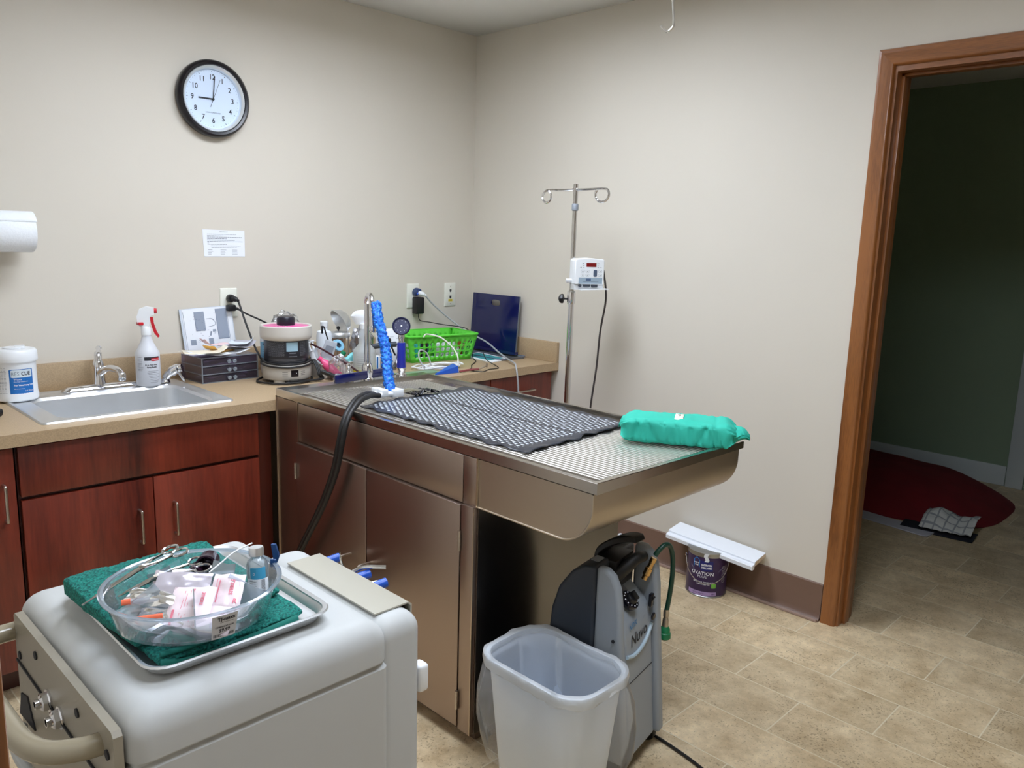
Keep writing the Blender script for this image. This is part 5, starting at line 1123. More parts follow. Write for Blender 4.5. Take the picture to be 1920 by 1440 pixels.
g = G(); g.loft([[Vector((p.x, fz(p.y)-.0004, p.y)) for p in rrect(.072,.265,.16,.0016,.0005,0,1)], [Vector((p.x, fz(p.y)-.0012, p.y)) for p in rrect(.072,.265,.16,.0016,.0005,0,1)]]); g.done('panel_seam', ink, sh, local=True)
g = G(); g.obox((.142,.0425,.452), (.018,.010,.036), (0,0,0), .002); g.obox((.142,.037,.457), (.012,.006,.012), (.4,0,0), .001); g.done('power_switch', blackg, sh, local=True)
g = G(); g.lathe([(.010,0),(.0115,.003),(.008,.006)], (.143,.036,.405), (0,-1,0), 18); g.done('breaker_button', blackg, sh, local=True)
kn = Vector((0,-.62,.78)).normalized()
g = G(); g.lathe([(.026,-.012),(.028,.0),(.027,.004),(.024,.005)], (.052,.066,.478), kn, 32); dl = g.done('knob_collar', blackg, sh, local=True)
g = G(); g.lathe([(.017,.004),(.016,.014),(.013,.017)], (.052,.066,.478), kn, 20); g.obox((.052,.066-.014,.478+.018), (.006,.016,.026), (-.65,0,.3), .002); g.done('flow_knob', black, dl, local=True)
g = G(); [g.obox(Vector((.052,.066,.478))+kn*.0056+(Vector((1,0,0))*math.cos(a)+kn.cross(Vector((1,0,0)))*math.sin(a))*.0215, (.004,.003,.001), (.67,0,0)) for a in [k*.55 for k in range(11)]]; g.done('dial_marks', inkw, dl, local=True)
g = G(); g.obox((.085,.105,.487), (.03,.022,.003), (.65,0,0)); g.done('slope_label', mat('label_dull', (120,126,134), .5), sh, local=True)
g = G(); g.obox((.02,.15,.5845), (.035,.024,.002), (.1,0,0)); g.done('top_label', mat('label_dull2', (150,156,164), .5), bk, local=True)
g = G(); g.lathe([(.004,0),(.005,.003)], (UL-.0008,.062,.40), (-1,0,0), 10); g.done('side_screw', ink, sh, local=True)
# handle
g = G(); g.box(.03,.14,.10,.165,.50,.585,.008)
g.tube([(.02,.125,.50),(.03,.11,.53),(.06,.085,.565),(.09,.07,.583),(.125,.066,.580)], [.016,.018,.018,.016,.015], 12, 5); g.done('handle', blackr, t, local=True)
g = G()
for i in range(1): pass
hv = [(.075,.178,.555),(.080,.170,.592),(.092,.140,.618),(.108,.105,.632),(.122,.080,.630)]
P = catmull(hv, 5); loops = []
for i, p in enumerate(P): loops.append([p+Vector((dx,dy,dz)) for dx,dy,dz in ((-.030,-.006,-.008),(.022,-.010,-.010),(.026,.0,.006),(-.026,.004,.008))])
g.loft(loops); ch = g.done('cord_hook', black, t, local=True); bv = ch.modifiers.new('b','BEVEL'); bv.width = .004; bv.segments = 2
# fitting + hose
g = G(); f0_ = Vector((.128,.062,.512)); f1_ = Vector((.146,.044,.572)); d = (f1_-f0_)
g.lathe([(.008,0),(.008,.012),(.0105,.014),(.0105,.034),(.008,.036),(.0075,.05),(.009,.052),(.009,.066)], f0_, d, 12); g.done('brass_fitting', brass, t, local=True)
hp = [f1_+d.normalized()*.008, (.155,.036,.592),(.175,.026,.606),(.20,.022,.595),(.222,.02,.555),(.232,.022,.49),(.236,.028,.43),(.232,.032,.385)]
g = G(); g.tube(hp, .0072, 10, 6); hs = g.done('oxygen_hose', hoseg, t, local=True); hs['label'] = 'dark green looped hose with green end cap'
g = G(); g.lathe([(.0085,0),(.0085,.02),(.0065,.024),(.0085,.03),(.010,.052)], (.232,.032,.392), (-.05,.0,-1), 14); g.done('hose_ferrule', nickel, hs, local=True)
g = G(); g.lathe([(.010,0),(.015,.008),(.0155,.018),(.018,.02),(.019,.034),(.015,.038),(.005,.04)], (.229,.032,.342), (-.05,0,-1), 18); g.done('green_cap', mat('valve_green', (20,116,72), .35), hs, local=True)
g = G(); g.tube([(.18,.235,.055),(.215,.22,.02),(.225,.16,.006),(.21,.05,.006),(.17,-.08,.006),(.11,-.22,.006),(.05,-.40,.006)], .0045, 8, 6); g.done('power_cable', blackr, t, local=True)

# ================================================================ TRASH CAN
tx, ty, TZ = -1.507, -1.993, .382
t = thing('trash_can', 'white plastic trash can with a clear liner bag', 'trash can', (tx,ty,0))
def rim_loop(w_, h_, z, r=.075, jit=0, seed=0, cx_=tx, cy_=ty, zj=0, n=14):
    P = rrect(cx_, cy_, w_, h_, min(r, w_/2-.001), z, n); out = []
    M_ = len(P)
    for i in range(M_):          # add points on long sides
        a, b = P[i], P[(i+1) % M_]; L_ = (b-a).length; k = max(1, int(L_/.02)); out += [a.lerp(b, q/k) for q in range(k)]
    m = 84; out = [out[int(i*len(out)/m)] for i in range(m)]
    if jit or zj:
        for i, p in enumerate(out):
            dd = Vector((p.x-cx_, p.y-cy_, 0)).normalized(); nn = noise.noise(Vector((p.x*14+seed, p.y*14, z*5+seed))); n2 = noise.noise(Vector((p.x*40, p.y*40+seed, z*12)))
            out[i] = p+dd*(nn*jit+n2*jit*.4)+Vector((0,0,n2*zj+nn*zj))
    return out
g = G(); W0, H0 = .232, .335
g.loft([rim_loop(.175,.27,.0), rim_loop(W0-.006,H0-.006,TZ-.012), rim_loop(W0+.006,H0+.006,TZ-.010), rim_loop(W0+.008,H0+.008,TZ-.002), rim_loop(W0,H0,TZ), rim_loop(W0-.008,H0-.008,TZ-.004), rim_loop(W0-.014,H0-.014,TZ-.05), rim_loop(.167,.262,.006)])
g.done('bin', mat('bin_plastic', (228,238,252), .45, sub=.3), t, 60)
g = G()
g.loft([rim_loop(.15,.24,.03,jit=.004,seed=4), rim_loop(.20,.295,.22,jit=.003,seed=2), rim_loop(W0-.019,H0-.019,TZ-.03,jit=.001), rim_loop(W0-.010,H0-.010,TZ-.001,jit=.001,zj=.001), rim_loop(W0+.004,H0+.004,TZ+.005,jit=.002,zj=.003), rim_loop(W0+.014,H0+.013,TZ+.001,jit=.004,seed=3,zj=.004), rim_loop(W0+.016,H0+.014,TZ-.010,jit=.006,seed=3,zj=.005), rim_loop(W0+.010,H0+.009,TZ-.020,jit=.004,seed=3,zj=.005),
        rim_loop(W0+.020,H0+.018,TZ-.03,jit=.006,seed=1), rim_loop(W0+.038,H0+.030,TZ-.09,jit=.012,seed=1), rim_loop(W0+.048,H0+.034,TZ-.15,jit=.018,seed=1), rim_loop(W0+.035,H0+.026,TZ-.22,jit=.018,seed=1.5), rim_loop(W0-.002,H0+.0,TZ-.28,jit=.012,seed=1.8,zj=.01)], True, False)
g.done('liner', bagm, t, 180)
g = G()
g.loft([rim_loop(W0-.013,H0-.013,TZ-.012,jit=.002,zj=.002), rim_loop(W0-.010,H0-.010,TZ+.002,jit=.002,zj=.002), rim_loop(W0+.004,H0+.004,TZ+.0075,jit=.003,zj=.003), rim_loop(W0+.016,H0+.015,TZ+.002,jit=.005,seed=3,zj=.004), rim_loop(W0+.019,H0+.017,TZ-.012,jit=.007,seed=3,zj=.006), rim_loop(W0+.014,H0+.013,TZ-.026,jit=.007,seed=5,zj=.010)], False, False)
g.done('bunched_cuff', clear('bunched_film', (252,254,255), .12, .62, .3), t, 30)

# ================================================================ PAINT CAN AND BOARD
x, y = -.096, -1.592; a0 = az(x, y); R = .083
t = thing('paint_can', 'dark purple one gallon paint can on the floor against the wall', 'paint can', (x,y,0))
g = G(); g.lathe([(R*.985,0),(R,.002),(R,.005),(R*.975,.007),(R*.975,.182),(R,.184),(R,.190),(R*.95,.192)], (x,y,0), seg=56); can = g.done('body', mat('tin', (170,172,174), .3, 1), t)
g = G(); g.lathe([(R*.98,.007),(R*.98,.172)], (x,y,0), seg=56, cap0=False, cap1=False); lb = g.done('label', purple_m, t)
g = G(); g.lathe([(R*.93,.19),(R*.9,.187),(R*.5,.188)], (x,y,0), seg=40); g.done('lid', mat('lid_green_grey', (120,146,132), .4, .3), t)
f1 = cyl_map((x,y), R*.985, a0, 0); f2 = cyl_map((x,y), R*.99, a0, 0); f3 = cyl_map((x,y), R*.993, a0, 0)
g = G(); 
f = f1
g.face(g.verts([f(a-.058+.0, b) for a, b in ((0,.128),(.028,.128),(.028,.158),(.014,.170),(0,.158))])); hm = g.done('house_emblem', mat('emblem_blue', (28,128,206), .4), lb)
g = G(); g.text('HGTV', .0085, lambda a,b: f2(a-.044,b+.145), ext=.0003); g.text('HOME', .006, lambda a,b: f2(a-.044,b+.136), ext=.0002); g.done('emblem_text', inkw, hm)
g = G(); wrap_rect(g, f1, -.026, .024, .116, .158, .001, 6); sw_ = g.done('name_panel', mat('panel_navy', (26,34,110), .4), lb)
g = G(); g.text('SHERWIN', .0115, lambda a,b: f2(a-.002,b+.140), ext=.0004, sx=.85); g.text('WILLIAMS', .0115, lambda a,b: f2(a-.002,b+.128), ext=.0004, sx=.85); g.done('name_text', inkw, sw_)
g = G(); g.text('OVATION', .021, lambda a,b: f2(a-.018,b+.103), sx=1.0, ext=.0003); g.text('PLUS', .013, lambda a,b: f2(a-.018,b+.089), sx=1.4)
g.text('BEAUTIFUL COVERAGE', .0085, lambda a,b: f2(a-.012,b+.066), sx=.95, ext=.0002); g.text('INTERIOR, ZERO VOC', .0055, lambda a,b: f2(a-.012,b+.057), ext=.0001)
for r in range(14): wrap_rect(g, f2, .066, .066+random.uniform(.02,.034), .132-r*.0052, .1328-r*.0052, .0002, 3)
g.done('label_text', inkw, lb)
g = G(); wrap_rect(g, f1, .022, .042, .043, .062, .003, 5); g.done('green_square', mat('eco_green', (120,190,76), .5), lb)
g = G(); wrap_rect(g, f1, -.078, .045, .009, .026, .001, 14); lv = g.done('lavender_band', mat('lavender', (172,148,196), .5), lb)
g = G(); g.text('EXTRA WHITE', .0075, lambda a,b: f2(a-.03,b+.0175)); g.text('3.66 L', .007, lambda a,b: f2(a+.032,b+.0175), ext=.0002); g.done('band_text', mat('violet_ink', (66,40,96), .5), lv)
g = G(); 
def bail(k, n=12):
    a = a0-1.35+2.7*k/n; zz = .155-.085*math.sin(PI*k/n); rr_ = R+.004+.016*math.sin(PI*k/n); return (x+rr_*math.cos(a), y+rr_*math.sin(a), zz)
g.tube([bail(k) for k in range(13)], .0017, 6, 3); g.lathe([(.006,0),(.007,.004),(.004,.006)], bail(0), (math.cos(a0-1.35),math.sin(a0-1.35),0), 12); g.lathe([(.006,0),(.007,.004),(.004,.006)], bail(12), (math.cos(a0+1.35),math.sin(a0+1.35),0), 12); g.done('wire_handle', chrome, t)
g = G(); g.sheet((0,0,0),(1,0,0),(0,1,0), 5, 5, lambda p,u,v: cyl_map((x,y), R*.992+.001, a0, 0)(-.012+.016*u+.004*math.sin(v*7), .155+.035*v)); g.done('paint_drip', white_p, can)
g = G(); g.lathe([(.016,0),(.016,.006),(.010,.010),(.009,.022),(.006,.026)], (-.006,-1.079,0.063), (-1,0,0), 16); o = g.done('wall_fitting', white_p); rebase(o, (-.006,-1.079,0.063-.016)); tag(o, 'small round white plastic fitting low on the wall behind the concentrator handle', 'wall fitting')
t = thing('trim_board', 'short white profiled board resting on top of the paint can', 'board', (-.09,-1.59,.193))
g = G(); B0 = Vector((-.012,-1.400,.215)); bd_ = (Vector((-.012,-1.808,.196))-B0); bl = bd_.normalized(); bw_ = Vector((-1,-.06,-.10)).normalized(); bu = bl.cross(bw_).normalized()
if bu.z < 0: bu = -bu
prf = [(0,-.011),(0,.009),(.095,.009),(.099,.007),(.100,.001),(.103,-.001),(.118,-.001),(.121,-.004),(.121,-.019),(.117,-.021),(.10,-.021),(.10,-.011)]
B0 = Vector((-.012,-1.398,.216))
g.loft([[B0+bw_*a+bu*b for a, b in prf], [B0+bd_.normalized()*.405+bw_*a+bu*b for a, b in prf]]); g.done('moulding', mat('board_white', (236,240,246), .45), t, 30)
g = G(); e = B0+bl*.4055; 
g.loft([[e+bw_*a+bu*b for a, b in ((0,-.010),(0,.008),(.094,.008),(.099,-.010))], [e+bl*.002+bw_*a+bu*b for a, b in ((.002,-.006),(.004,.004),(.07,.005),(.08,-.007))]]); g.done('raw_end', mat('raw_board', (196,164,122), .8, c2=(226,214,196), vs=200), t)

# ================================================================ BEIGE DENTAL CART
t = cart = thing('dental_cart', 'large beige enamel equipment cart with tube handle in the foreground', 'cart', (-2.35,-1.88,0))
def rblock(g, x0, x1, y0, y1, z0, z1, R, r, n=7, cap0=True):
    cx_, cy_ = (x0+x1)/2, (y0+y1)/2; L = [rrect(cx_, cy_, x1-x0, y1-y0, r, z0, 8)]
    for k in range(n+1):
        a = PI/2*k/n; ins = R*(1-math.cos(a)); L.append(rrect(cx_, cy_, x1-x0-2*ins, y1-y0-2*ins, max(r-ins*.55, .006), z1-R+R*math.sin(a), 8))
    g.loft(L, cap0, True)
XL, XR, YB, YF, ZM = -2.574, -2.132, -1.60, -2.152, .762
g = G(); rblock(g, XL, XR, YF, YB, .688, ZM, .042, .03); g.done('top_lid', beige, t, 30)
g = G(); g.loft([rrect((XL+XR)/2,(YF+YB)/2,XR-XL-.003,YB-YF-.004,.016,.12,6), rrect((XL+XR)/2,(YF+YB)/2,XR-XL-.003,YB-YF-.004,.016,.674,6), rrect((XL+XR)/2,(YF+YB)/2,XR-XL-.012,YB-YF-.014,.014,.681,6), rrect((XL+XR)/2,(YF+YB)/2,XR-XL-.012,YB-YF-.014,.014,.69,6)]); g.done('cabinet_shell', beige, t, 30)
X2, X3, Y2F, Y2B = -2.15, -2.052, -2.1445, -1.715
g = G(); rblock(g, -2.155, X3, Y2F, Y2B, .10, .752, .036, .03); g.done('side_housing', beige, t, 30)
g = G(); g.prism([(-2.134,.753),(-2.134,.756),(-2.058,.756),(-2.0505,.750),(-2.0505,.70),(-2.0535,.70),(-2.0535,.748),(-2.060,.753)], (0,-2.105,0), (1,0,0), (0,0,1), (0,.305,0)); g.done('taupe_top_plate', taupe2, t)
# left end plate, handle, nuts, holes
g = G(); P = [(-2.137,.56),(-2.137,.735),(-2.130,.742),(-1.655,.742),(-1.645,.735),(-1.645,.56),(-1.66,.12),(-2.12,.12)]
g.prism(P, (-2.590,0,0), (0,1,0), (0,0,1), (.013,0,0)); ep = g.done('end_plate', taupe, t)
g = G(); g.obox((-2.5915,-1.86,.6475), (.003,.42,.004), (.02,0,0)); g.done('plate_slot', ink, ep)
for y, z in ((-1.67,.667),(-1.775,.710),(-1.985,.703),(-2.112,.699)): g = G(); g.cyl((-2.5925,y,z),(-2.589,y,z),.0075,seg=18); g.done('screw_hole', ink, ep)
g = G(); g.prism([(-1.735,.55),(-1.70,.60),(-1.66,.59),(-1.64,.54)], (-2.5925,0,0), (0,1,0), (0,0,1), (.003,0,0)); g.done('cut_out', ink, ep)
for y, z in ((-1.835,.655),(-1.895,.652)):
    g = G(); g.lathe([(.019,0),(.019,.003)], (-2.590,y,z), (-1,0,0), 24); g.lathe([(.0155,.003),(.0155,.012),(.013,.014)], (-2.590,y,z), (-1,0,0), 6); g.lathe([(.008,.014),(.008,.022),(.006,.022),(.006,.016)], (-2.590,y,z), (-1,0,0), 16); g.done('hex_nut', chrome, ep)
g = G(); g.tube([(-2.585,-2.082,.700),(-2.615,-2.075,.700),(-2.650,-2.052,.700),(-2.668,-2.005,.700),(-2.672,-1.93,.700),(-2.674,-1.80,.700),(-2.674,-1.72,.700),(-2.668,-1.672,.700),(-2.645,-1.642,.700),(-2.61,-1.635,.700),(-2.585,-1.635,.700)], .0165, 16, 7); g.done('tube_handle', putty, t)
g = G(); g.tube([(-2.60,-1.98,.54),(-2.62,-1.93,.545),(-2.63,-1.80,.545),(-2.62,-1.72,.545),(-2.60,-1.69,.54)], .009, 10, 5); g.done('lower_bar', beige, t)
g = G(); g.box(-2.54, -2.10, -2.10, -1.65, .085, .125, .004); g.done('base_frame', taupe, t)
for x, y in ((-2.52,-2.08),(-2.12,-2.08),(-2.52,-1.66),(-2.12,-1.74)):
    g = G(); g.lathe([(.03,-.012),(.034,-.008),(.034,.008),(.03,.012)], (x,y,.0345), (0,1,0), 20); g.cyl((x,y,.05),(x,y,.09),.008); g.done('caster', black, t)
# levers on the far side
for k, y in enumerate((-1.792,-1.905,-1.962)):
    g = G(); g.cyl((-2.056,y,.728),(-2.010,y-.008,.734),.0098,seg=14); lv = g.done('blue_lever_cap', blue_p, t)
    if k == 1:
        g = G(); g.lathe([(.012,0),(.013,.006),(.008,.012)], (-2.045,-1.882,.722)); g.tube([(-2.045,-1.885,.732),(-2.02,-1.905,.748),(-1.985,-1.935,.748)], .0045, 8, 4); g.tube([(-2.045,-1.872,.735),(-2.05,-1.868,.76),(-2.048,-1.862,.775)], [.003,.0025,.001], 8, 3); g.tube([(-2.03,-1.93,.722),(-2.01,-1.94,.725)], .003, 8, 2); g.done('chrome_lever', chrome, t)
g = G(); g.cyl((-2.035,-2.052,.66),(-2.035,-2.047,.712),.006); g.lathe([(.006,0),(.011,.004),(.012,.010),(.008,.018)], (-2.035,-2.047,.708), (-.3,.2,1), 14); g.done('chrome_connector', chrome, t)
g = G(); g.obox((-2.046,-2.125,.61), (.024,.03,.056), (0,0,0), .008, 4); g.done('side_knob', white_p, t)

# steel tray with towel and bowl
t = thing('instrument_tray', 'rectangular steel tray with rolled rim on top of the beige cart', 'tray', (-2.36,-1.892,ZM))
TX, TY, TW, TD = -2.363, -1.892, .318, .402
g = G(); g.loft([rrect(TX,TY,TW-.045,TD-.045,.03,ZM+.0008), rrect(TX,TY,TW-.030,TD-.030,.034,ZM+.004), rrect(TX,TY,TW-.016,TD-.016,.036,ZM+.022), rrect(TX,TY,TW-.004,TD-.004,.037,ZM+.0245), rrect(TX,TY,TW,TD,.038,ZM+.022), rrect(TX,TY,TW-.003,TD-.003,.037,ZM+.020),
               rrect(TX,TY,TW-.014,TD-.014,.036,ZM+.0205), rrect(TX,TY,TW-.020,TD-.020,.034,ZM+.019), rrect(TX,TY,TW-.034,TD-.034,.030,ZM+.0055), rrect(TX,TY,TW-.05,TD-.05,.028,ZM+.0025)], True, True)
g.done('tray', steel_s, t, 40)
t = thing('hand_towel', 'folded teal terry towel lying in the steel tray under the bowl', 'towel', (-2.39,-1.90,ZM+.003))
def slab(g, c, w_, d_, rot, th, seed, nu=150, amp=.0032, tilt=0, hump=None):
    M_ = Matrix.Rotation(rot, 3, 'Z'); nv = 30; loops = []
    for i in range(nu+1):
        u = -1+2*i/nu; k = (1-abs(u)**8)**.5 if abs(u) < 1 else 0; lp_ = []
        for j in range(110):
            a = 2*PI*j/110; ca, sa = math.cos(a), math.sin(a); X = w_/2*u; Yv = d_/2*math.copysign(abs(ca)**.35, ca)*(.94+.06*k); Z = th*(math.copysign(abs(sa)**.6, sa)*(.35+.65*k)+1)/2
            p = M_ @ Vector((X, Yv, 0)); p.z = Z
            if hump: p.z += hump(X, Yv)*(.3+.7*(sa > -.2))
            nn = noise.noise(Vector((p.x*170+seed, p.y*170, p.z*170)))*amp+noise.noise(Vector((p.x*28, p.y*28+seed, 3)))*amp*1.5
            d = M_ @ Vector((0,ca,0)); d.z = sa; p += d*nn; p.z = max(p.z, 0); lp_.append(c+p)
        loops.append(lp_)
    g.loft(loops)
g = G(); slab(g, Vector((-2.375,-1.915,ZM+.0045)), .250, .290, .04, .020, 1.0); g.done('lower_fold', towel_m, t, 180)
g = G(); slab(g, Vector((-2.393,-1.868,ZM+.019)), .262, .265, .10, .024, 5.0, hump=lambda X, Y_: .020*max(0, min(1, (Y_+.0)/.11))-.0+ .006*max(0, min(1,(-X-.02)/.1))); g.done('upper_fold', towel_m, t, 180)
g = G(); g.tube([(-2.493,-2.06,ZM+.016),(-2.45,-2.074,ZM+.013),(-2.35,-2.068,ZM+.012),(-2.262,-2.058,ZM+.012)], .0055, 10, 6); g.tube([(-2.49,-2.052,ZM+.026),(-2.44,-2.056,ZM+.026),(-2.35,-2.048,ZM+.024)], .0045, 10, 6); g.done('hem', mat('towel_hem', (22,110,98), .9), t)
BX, BY, BZ0, BR, BH = -2.405, -1.980, ZM+.040, .137, .056
t = thing('divided_bowl', 'large round clear acrylic divided bowl with price tag on the green towel', 'bowl', (BX,BY,BZ0))
g = G(); pr_ = [(.001,0),(.108,0),(.118,.004),(BR-.006,BH-.006),(BR+.001,BH-.003),(BR+.003,BH),(BR-.001,BH+.0015),(BR-.005,BH),(BR-.010,BH-.007),(.116,.008),(.107,.004),(.001,.004)]
g.lathe(pr_, (BX,BY,BZ0), seg=72, cap0=False, cap1=False); bw_o = g.done('bowl', acry, t, 60)
g = G(); g.lathe([(BR-.004,BH-.004),(BR+.0022,BH-.0025),(BR+.003,BH+.0002),(BR-.001,BH+.0018),(BR-.005,BH)], (BX,BY,BZ0), seg=72, cap0=False, cap1=False); g.done('rim_edge', acry_e, bw_o)
g = G()
for r in (.045,.057,.069,.081,.093,.104): g.lathe([(r,.0042),(r+.003,.0062),(r+.006,.0042)], (BX,BY,BZ0), seg=60, cap0=False, cap1=False)
g.done('ribbed_floor', clear('divider_plastic', (236,244,250), .5, .3), bw_o)
g = G(); g.lathe([(.034,.004),(.036,BH-.014),(.034,BH-.014),(.032,.004)], (BX,BY,BZ0), seg=40, cap0=False, cap1=False); g.done('centre_cup', acry, t)
for k in range(5):
    a = 2*PI*k/5+.55; ca, sa = math.cos(a), math.sin(a); o = Vector((BX,BY,BZ0)); d = Vector((ca,sa,0)); n_ = Vector((-sa,ca,0))*.001
    g = G(); g.prism([(.036,.004),(.112,.004),(.122,.036),(.100,BH-.012),(.060,BH+.012),(.045,BH-.014),(.036,BH-.016)], o-n_, d, (0,0,1), n_*2); g.done('divider', clear('divider_plastic', (236,244,250), .5, .3), t)
ta = az(BX,BY)+.34; f1 = cyl_map((BX,BY), BR+.0008, ta, BZ0)
fsl = lambda e: (lambda a, b: (lambda R_q: Vector((BX+R_q*math.cos(ta+a/BR), BY+R_q*math.sin(ta+a/BR), BZ0+b)))(.1185+(BR-.1235)*max(0,min(1,(b-.004)/(BH-.010)))+e))
g = G(); f = fsl(.0008)
for i in range(8): a_ = -.021+.042*i/8; g.quad(f(a_,.006), f(a_+.042/8,.006), f(a_+.042/8,.048), f(a_,.048))
tg = g.done('price_tag', mat('tag_grey', (206,206,210), .6), t)
f = fsl(.0014); g = G(); g.text('TJ-maxx', .0085, lambda a,b: f(a+.002,b+.041), ext=.0003); g.text('COMPARE AT $16.00', .0034, lambda a,b: f(a,b+.027), ext=.0001); g.text('$9.99', .0085, lambda a,b: f(a,b+.0205), ext=.0002)
xx = -.018
while xx < .018: wv = random.choice([.0004,.0007,.001]); g.quad(f(xx,.009), f(xx+wv,.009), f(xx+wv,.0145), f(xx,.0145)); xx += wv+random.choice([.0005,.0009])
g.quad(f(-.008,.0345), f(.014,.0345), f(.014,.0350), f(-.008,.0350)); g.done('tag_print', ink, tg)
# bowl contents
def scissors(label, tip, piv, ringc, r, nrm, spread=.013):
    t = thing('hemostat', label, 'hemostat', tip, 0, 'hemostats in the clear bowl'); tip, piv, rc = Vector(tip), Vector(piv), Vector(ringc); nrm = Vector(nrm).normalized()
    ax = (rc-tip).normalized(); sd_ = ax.cross(nrm).normalized()
    for s_ in (-1,1):
        g = G(); c = rc+sd_*s_*spread
        g.tube([tip+sd_*s_*.0006, tip.lerp(piv,.5)+sd_*s_*.002, piv+sd_*s_*.0008, piv.lerp(c,.35)-sd_*s_*-.003, piv.lerp(c,.75), c-ax*r], [.001,.0024,.0036,.0026,.0024,.0024], 8, 4)
        g.tube([c+(ax*-math.cos(a)+sd_*math.sin(a)*.8)*r for a in [2*PI*k/14 for k in range(15)]], .0022, 8, 2); g.done('arm', chrome, t)
    g = G(); g.cyl(piv-nrm*.004, piv+nrm*.004, .0035); g.done('pivot', nickel, t)
zr = BZ0+BH+.006
scissors('long steel hemostat lying over the left rim, tip outside the bowl', (-2.551,-1.905,BZ0+.033), (-2.455,-1.895,zr+.003), (-2.385,-1.862,zr+.004), .014, (0,0,1))
scissors('steel hemostat with its rings lying inside the bowl behind the divider', (-2.50,-1.915,BZ0+.035), (-2.44,-1.915,zr-.012), (-2.365,-1.915,zr-.010), .013, (0,-.2,1))
def packet(name, label, c, w_, d_, rot, tilt, m, prints=(), cat='packet', group=None, th=.005, seed=0):
    t = thing(name, label, cat, c, 0, group); Rm = Euler((tilt[0], tilt[1], rot)).to_matrix(); c = Vector(c)
    def pf(p, u, v, k=1):
        X = (u-.5)*w_; Yv = (v-.5)*d_; puff = th*max(0,1-(abs(u-.5)*2)**4)*max(0,1-(abs(v-.5)*2)**4)
        q = Vector((X, Yv, k*puff*(1+.5*noise.noise(Vector((u*5,v*5,seed))))+.004*noise.noise(Vector((u*3,v*3,seed+9))))); return c+Rm @ q
    g = G(); g.sheet((0,0,0),(1,0,0),(0,1,0), 14, 12, lambda p,u,v: pf(p,u,v,1)); g.sheet((0,0,0),(1,0,0),(0,1,0), 14, 12, lambda p,u,v: pf(p,u,v,-1)); o = g.done('wrapper', m, t, 50)
    if prints:
        g = G(); 
        for kind, *a_ in prints:
            fm_ = lambda x, y_: pf(None, .5+x/w_, .5+y_/d_, 1)+Rm @ Vector((0,0,.0012))
            if kind == 't': g.text(a_[0], a_[1], lambda x, y_, a_=a_: fm_(a_[2]+(x if not a_[4] else -y_), a_[3]+(y_ if not a_[4] else x)), ext=.0003)
            else: x0, x1, y0, y1 = a_; n_ = 6; [g.quad(fm_(x0+(x1-x0)*q/n_, y0), fm_(x0+(x1-x0)*(q+1)/n_, y0), fm_(x0+(x1-x0)*(q+1)/n_, y1), fm_(x0+(x1-x0)*q/n_, y1)) for q in range(n_)]
        g.done('print', mat('rose_ink', (228,130,148), .6), o)
    return t
pinkp = mat('pale_pink_pack', (240,224,230), .35, coat=.5)
faceR = math.atan2(R_.y, R_.x)
packet('gauze_packet', 'shiny pink and white sterile packet standing at the front middle of the bowl', (-2.432,-2.030,BZ0+.038), .066, .072, faceR+.06, (.52,0,0), pinkp,
   [('t','STERILE',.0065,.018,.01,1),('r',-.012,-.0113,-.02,.025),('r',-.008,-.0073,-.025,.02),('r',-.004,-.0033,-.02,.028),('r',.005,.0057,-.03,.0),('t','8',.008,.0,.028,0),('r',-.024,-.020,-.035,-.01)], seed=1)
packet('gauze_packet', 'pink lettered sterile packet leaning right beside the glass vial', (-2.372,-2.030,BZ0+.042), .050, .070, faceR+.10, (.6,.05,0), pinkp,
   [('t','STERILE',.008,.008,.008,1),('r',-.014,-.012,-.02,.02),('r',-.018,-.0172,-.01,.024),('t','R',.012,.017,-.018,0)], seed=2)
packet('gauze_packet', 'pale pink packet lying lowest at the front of the bowl', (-2.420,-2.06,BZ0+.022), .085, .06, faceR, (.35,0,0), pinkp, [('r',.018,.024,-.02,-.006),('r',-.02,-.0193,-.02,.02),('r',-.014,-.0133,-.02,.02)], seed=3)
packet('syringe_packet', 'clear wrapped syringe packet with orange end at the left of the bowl', (-2.470,-1.975,BZ0+.045), .085, .035, faceR-.2, (.3,0,0), film, [], 'syringe', 'wrapped syringes in the bowl', .006, 4)
g = G(); g.cyl((-2.50,-1.968,BZ0+.045),(-2.435,-2.0,BZ0+.045),.0045); g.cyl((-2.435,-2.0,BZ0+.045),(-2.42,-2.007,BZ0+.045),.003); o = g.done('syringe', milky); rebase(o, (-2.47,-1.98,BZ0+.045)); tag(o, 'thin milky syringe inside the upper clear wrapper at the left', 'syringe', 'syringes in the bowl')
g = G(); g.cyl((-2.512,-1.965,BZ0+.046),(-2.500,-1.970,BZ0+.046),.0048); o = g.done('needle_cap', mat('orange_cap', (232,110,74), .4)); rebase(o, (-2.506,-1.967,BZ0+.046)); tag(o, 'small orange needle cap at the far left inside the bowl', 'needle cap', 'orange needle caps')
packet('syringe_packet', 'clear wrapped syringe packet with orange print lying lower left in the bowl', (-2.476,-2.005,BZ0+.026), .10, .04, faceR-.05, (.25,0,0), film, [], 'syringe', 'wrapped syringes in the bowl', .006, 7)
g = G(); g.cyl((-2.507,-2.002,BZ0+.030),(-2.470,-2.018,BZ0+.030),.0045); o = g.done('needle_cap', mat('orange_cap', (232,110,74), .4)); rebase(o, (-2.49,-2.01,BZ0+.030)); tag(o, 'long orange needle cap in the lower left wrapper', 'needle cap', 'orange needle caps')
packet('foil_packet', 'silvery clear packet with mauve print in the middle left of the bowl', (-2.415,-1.965,BZ0+.050), .085, .05, faceR+.15, (.35,.1,0), mat('pearl_film', (196,190,200), .2, .3), [], seed=5)
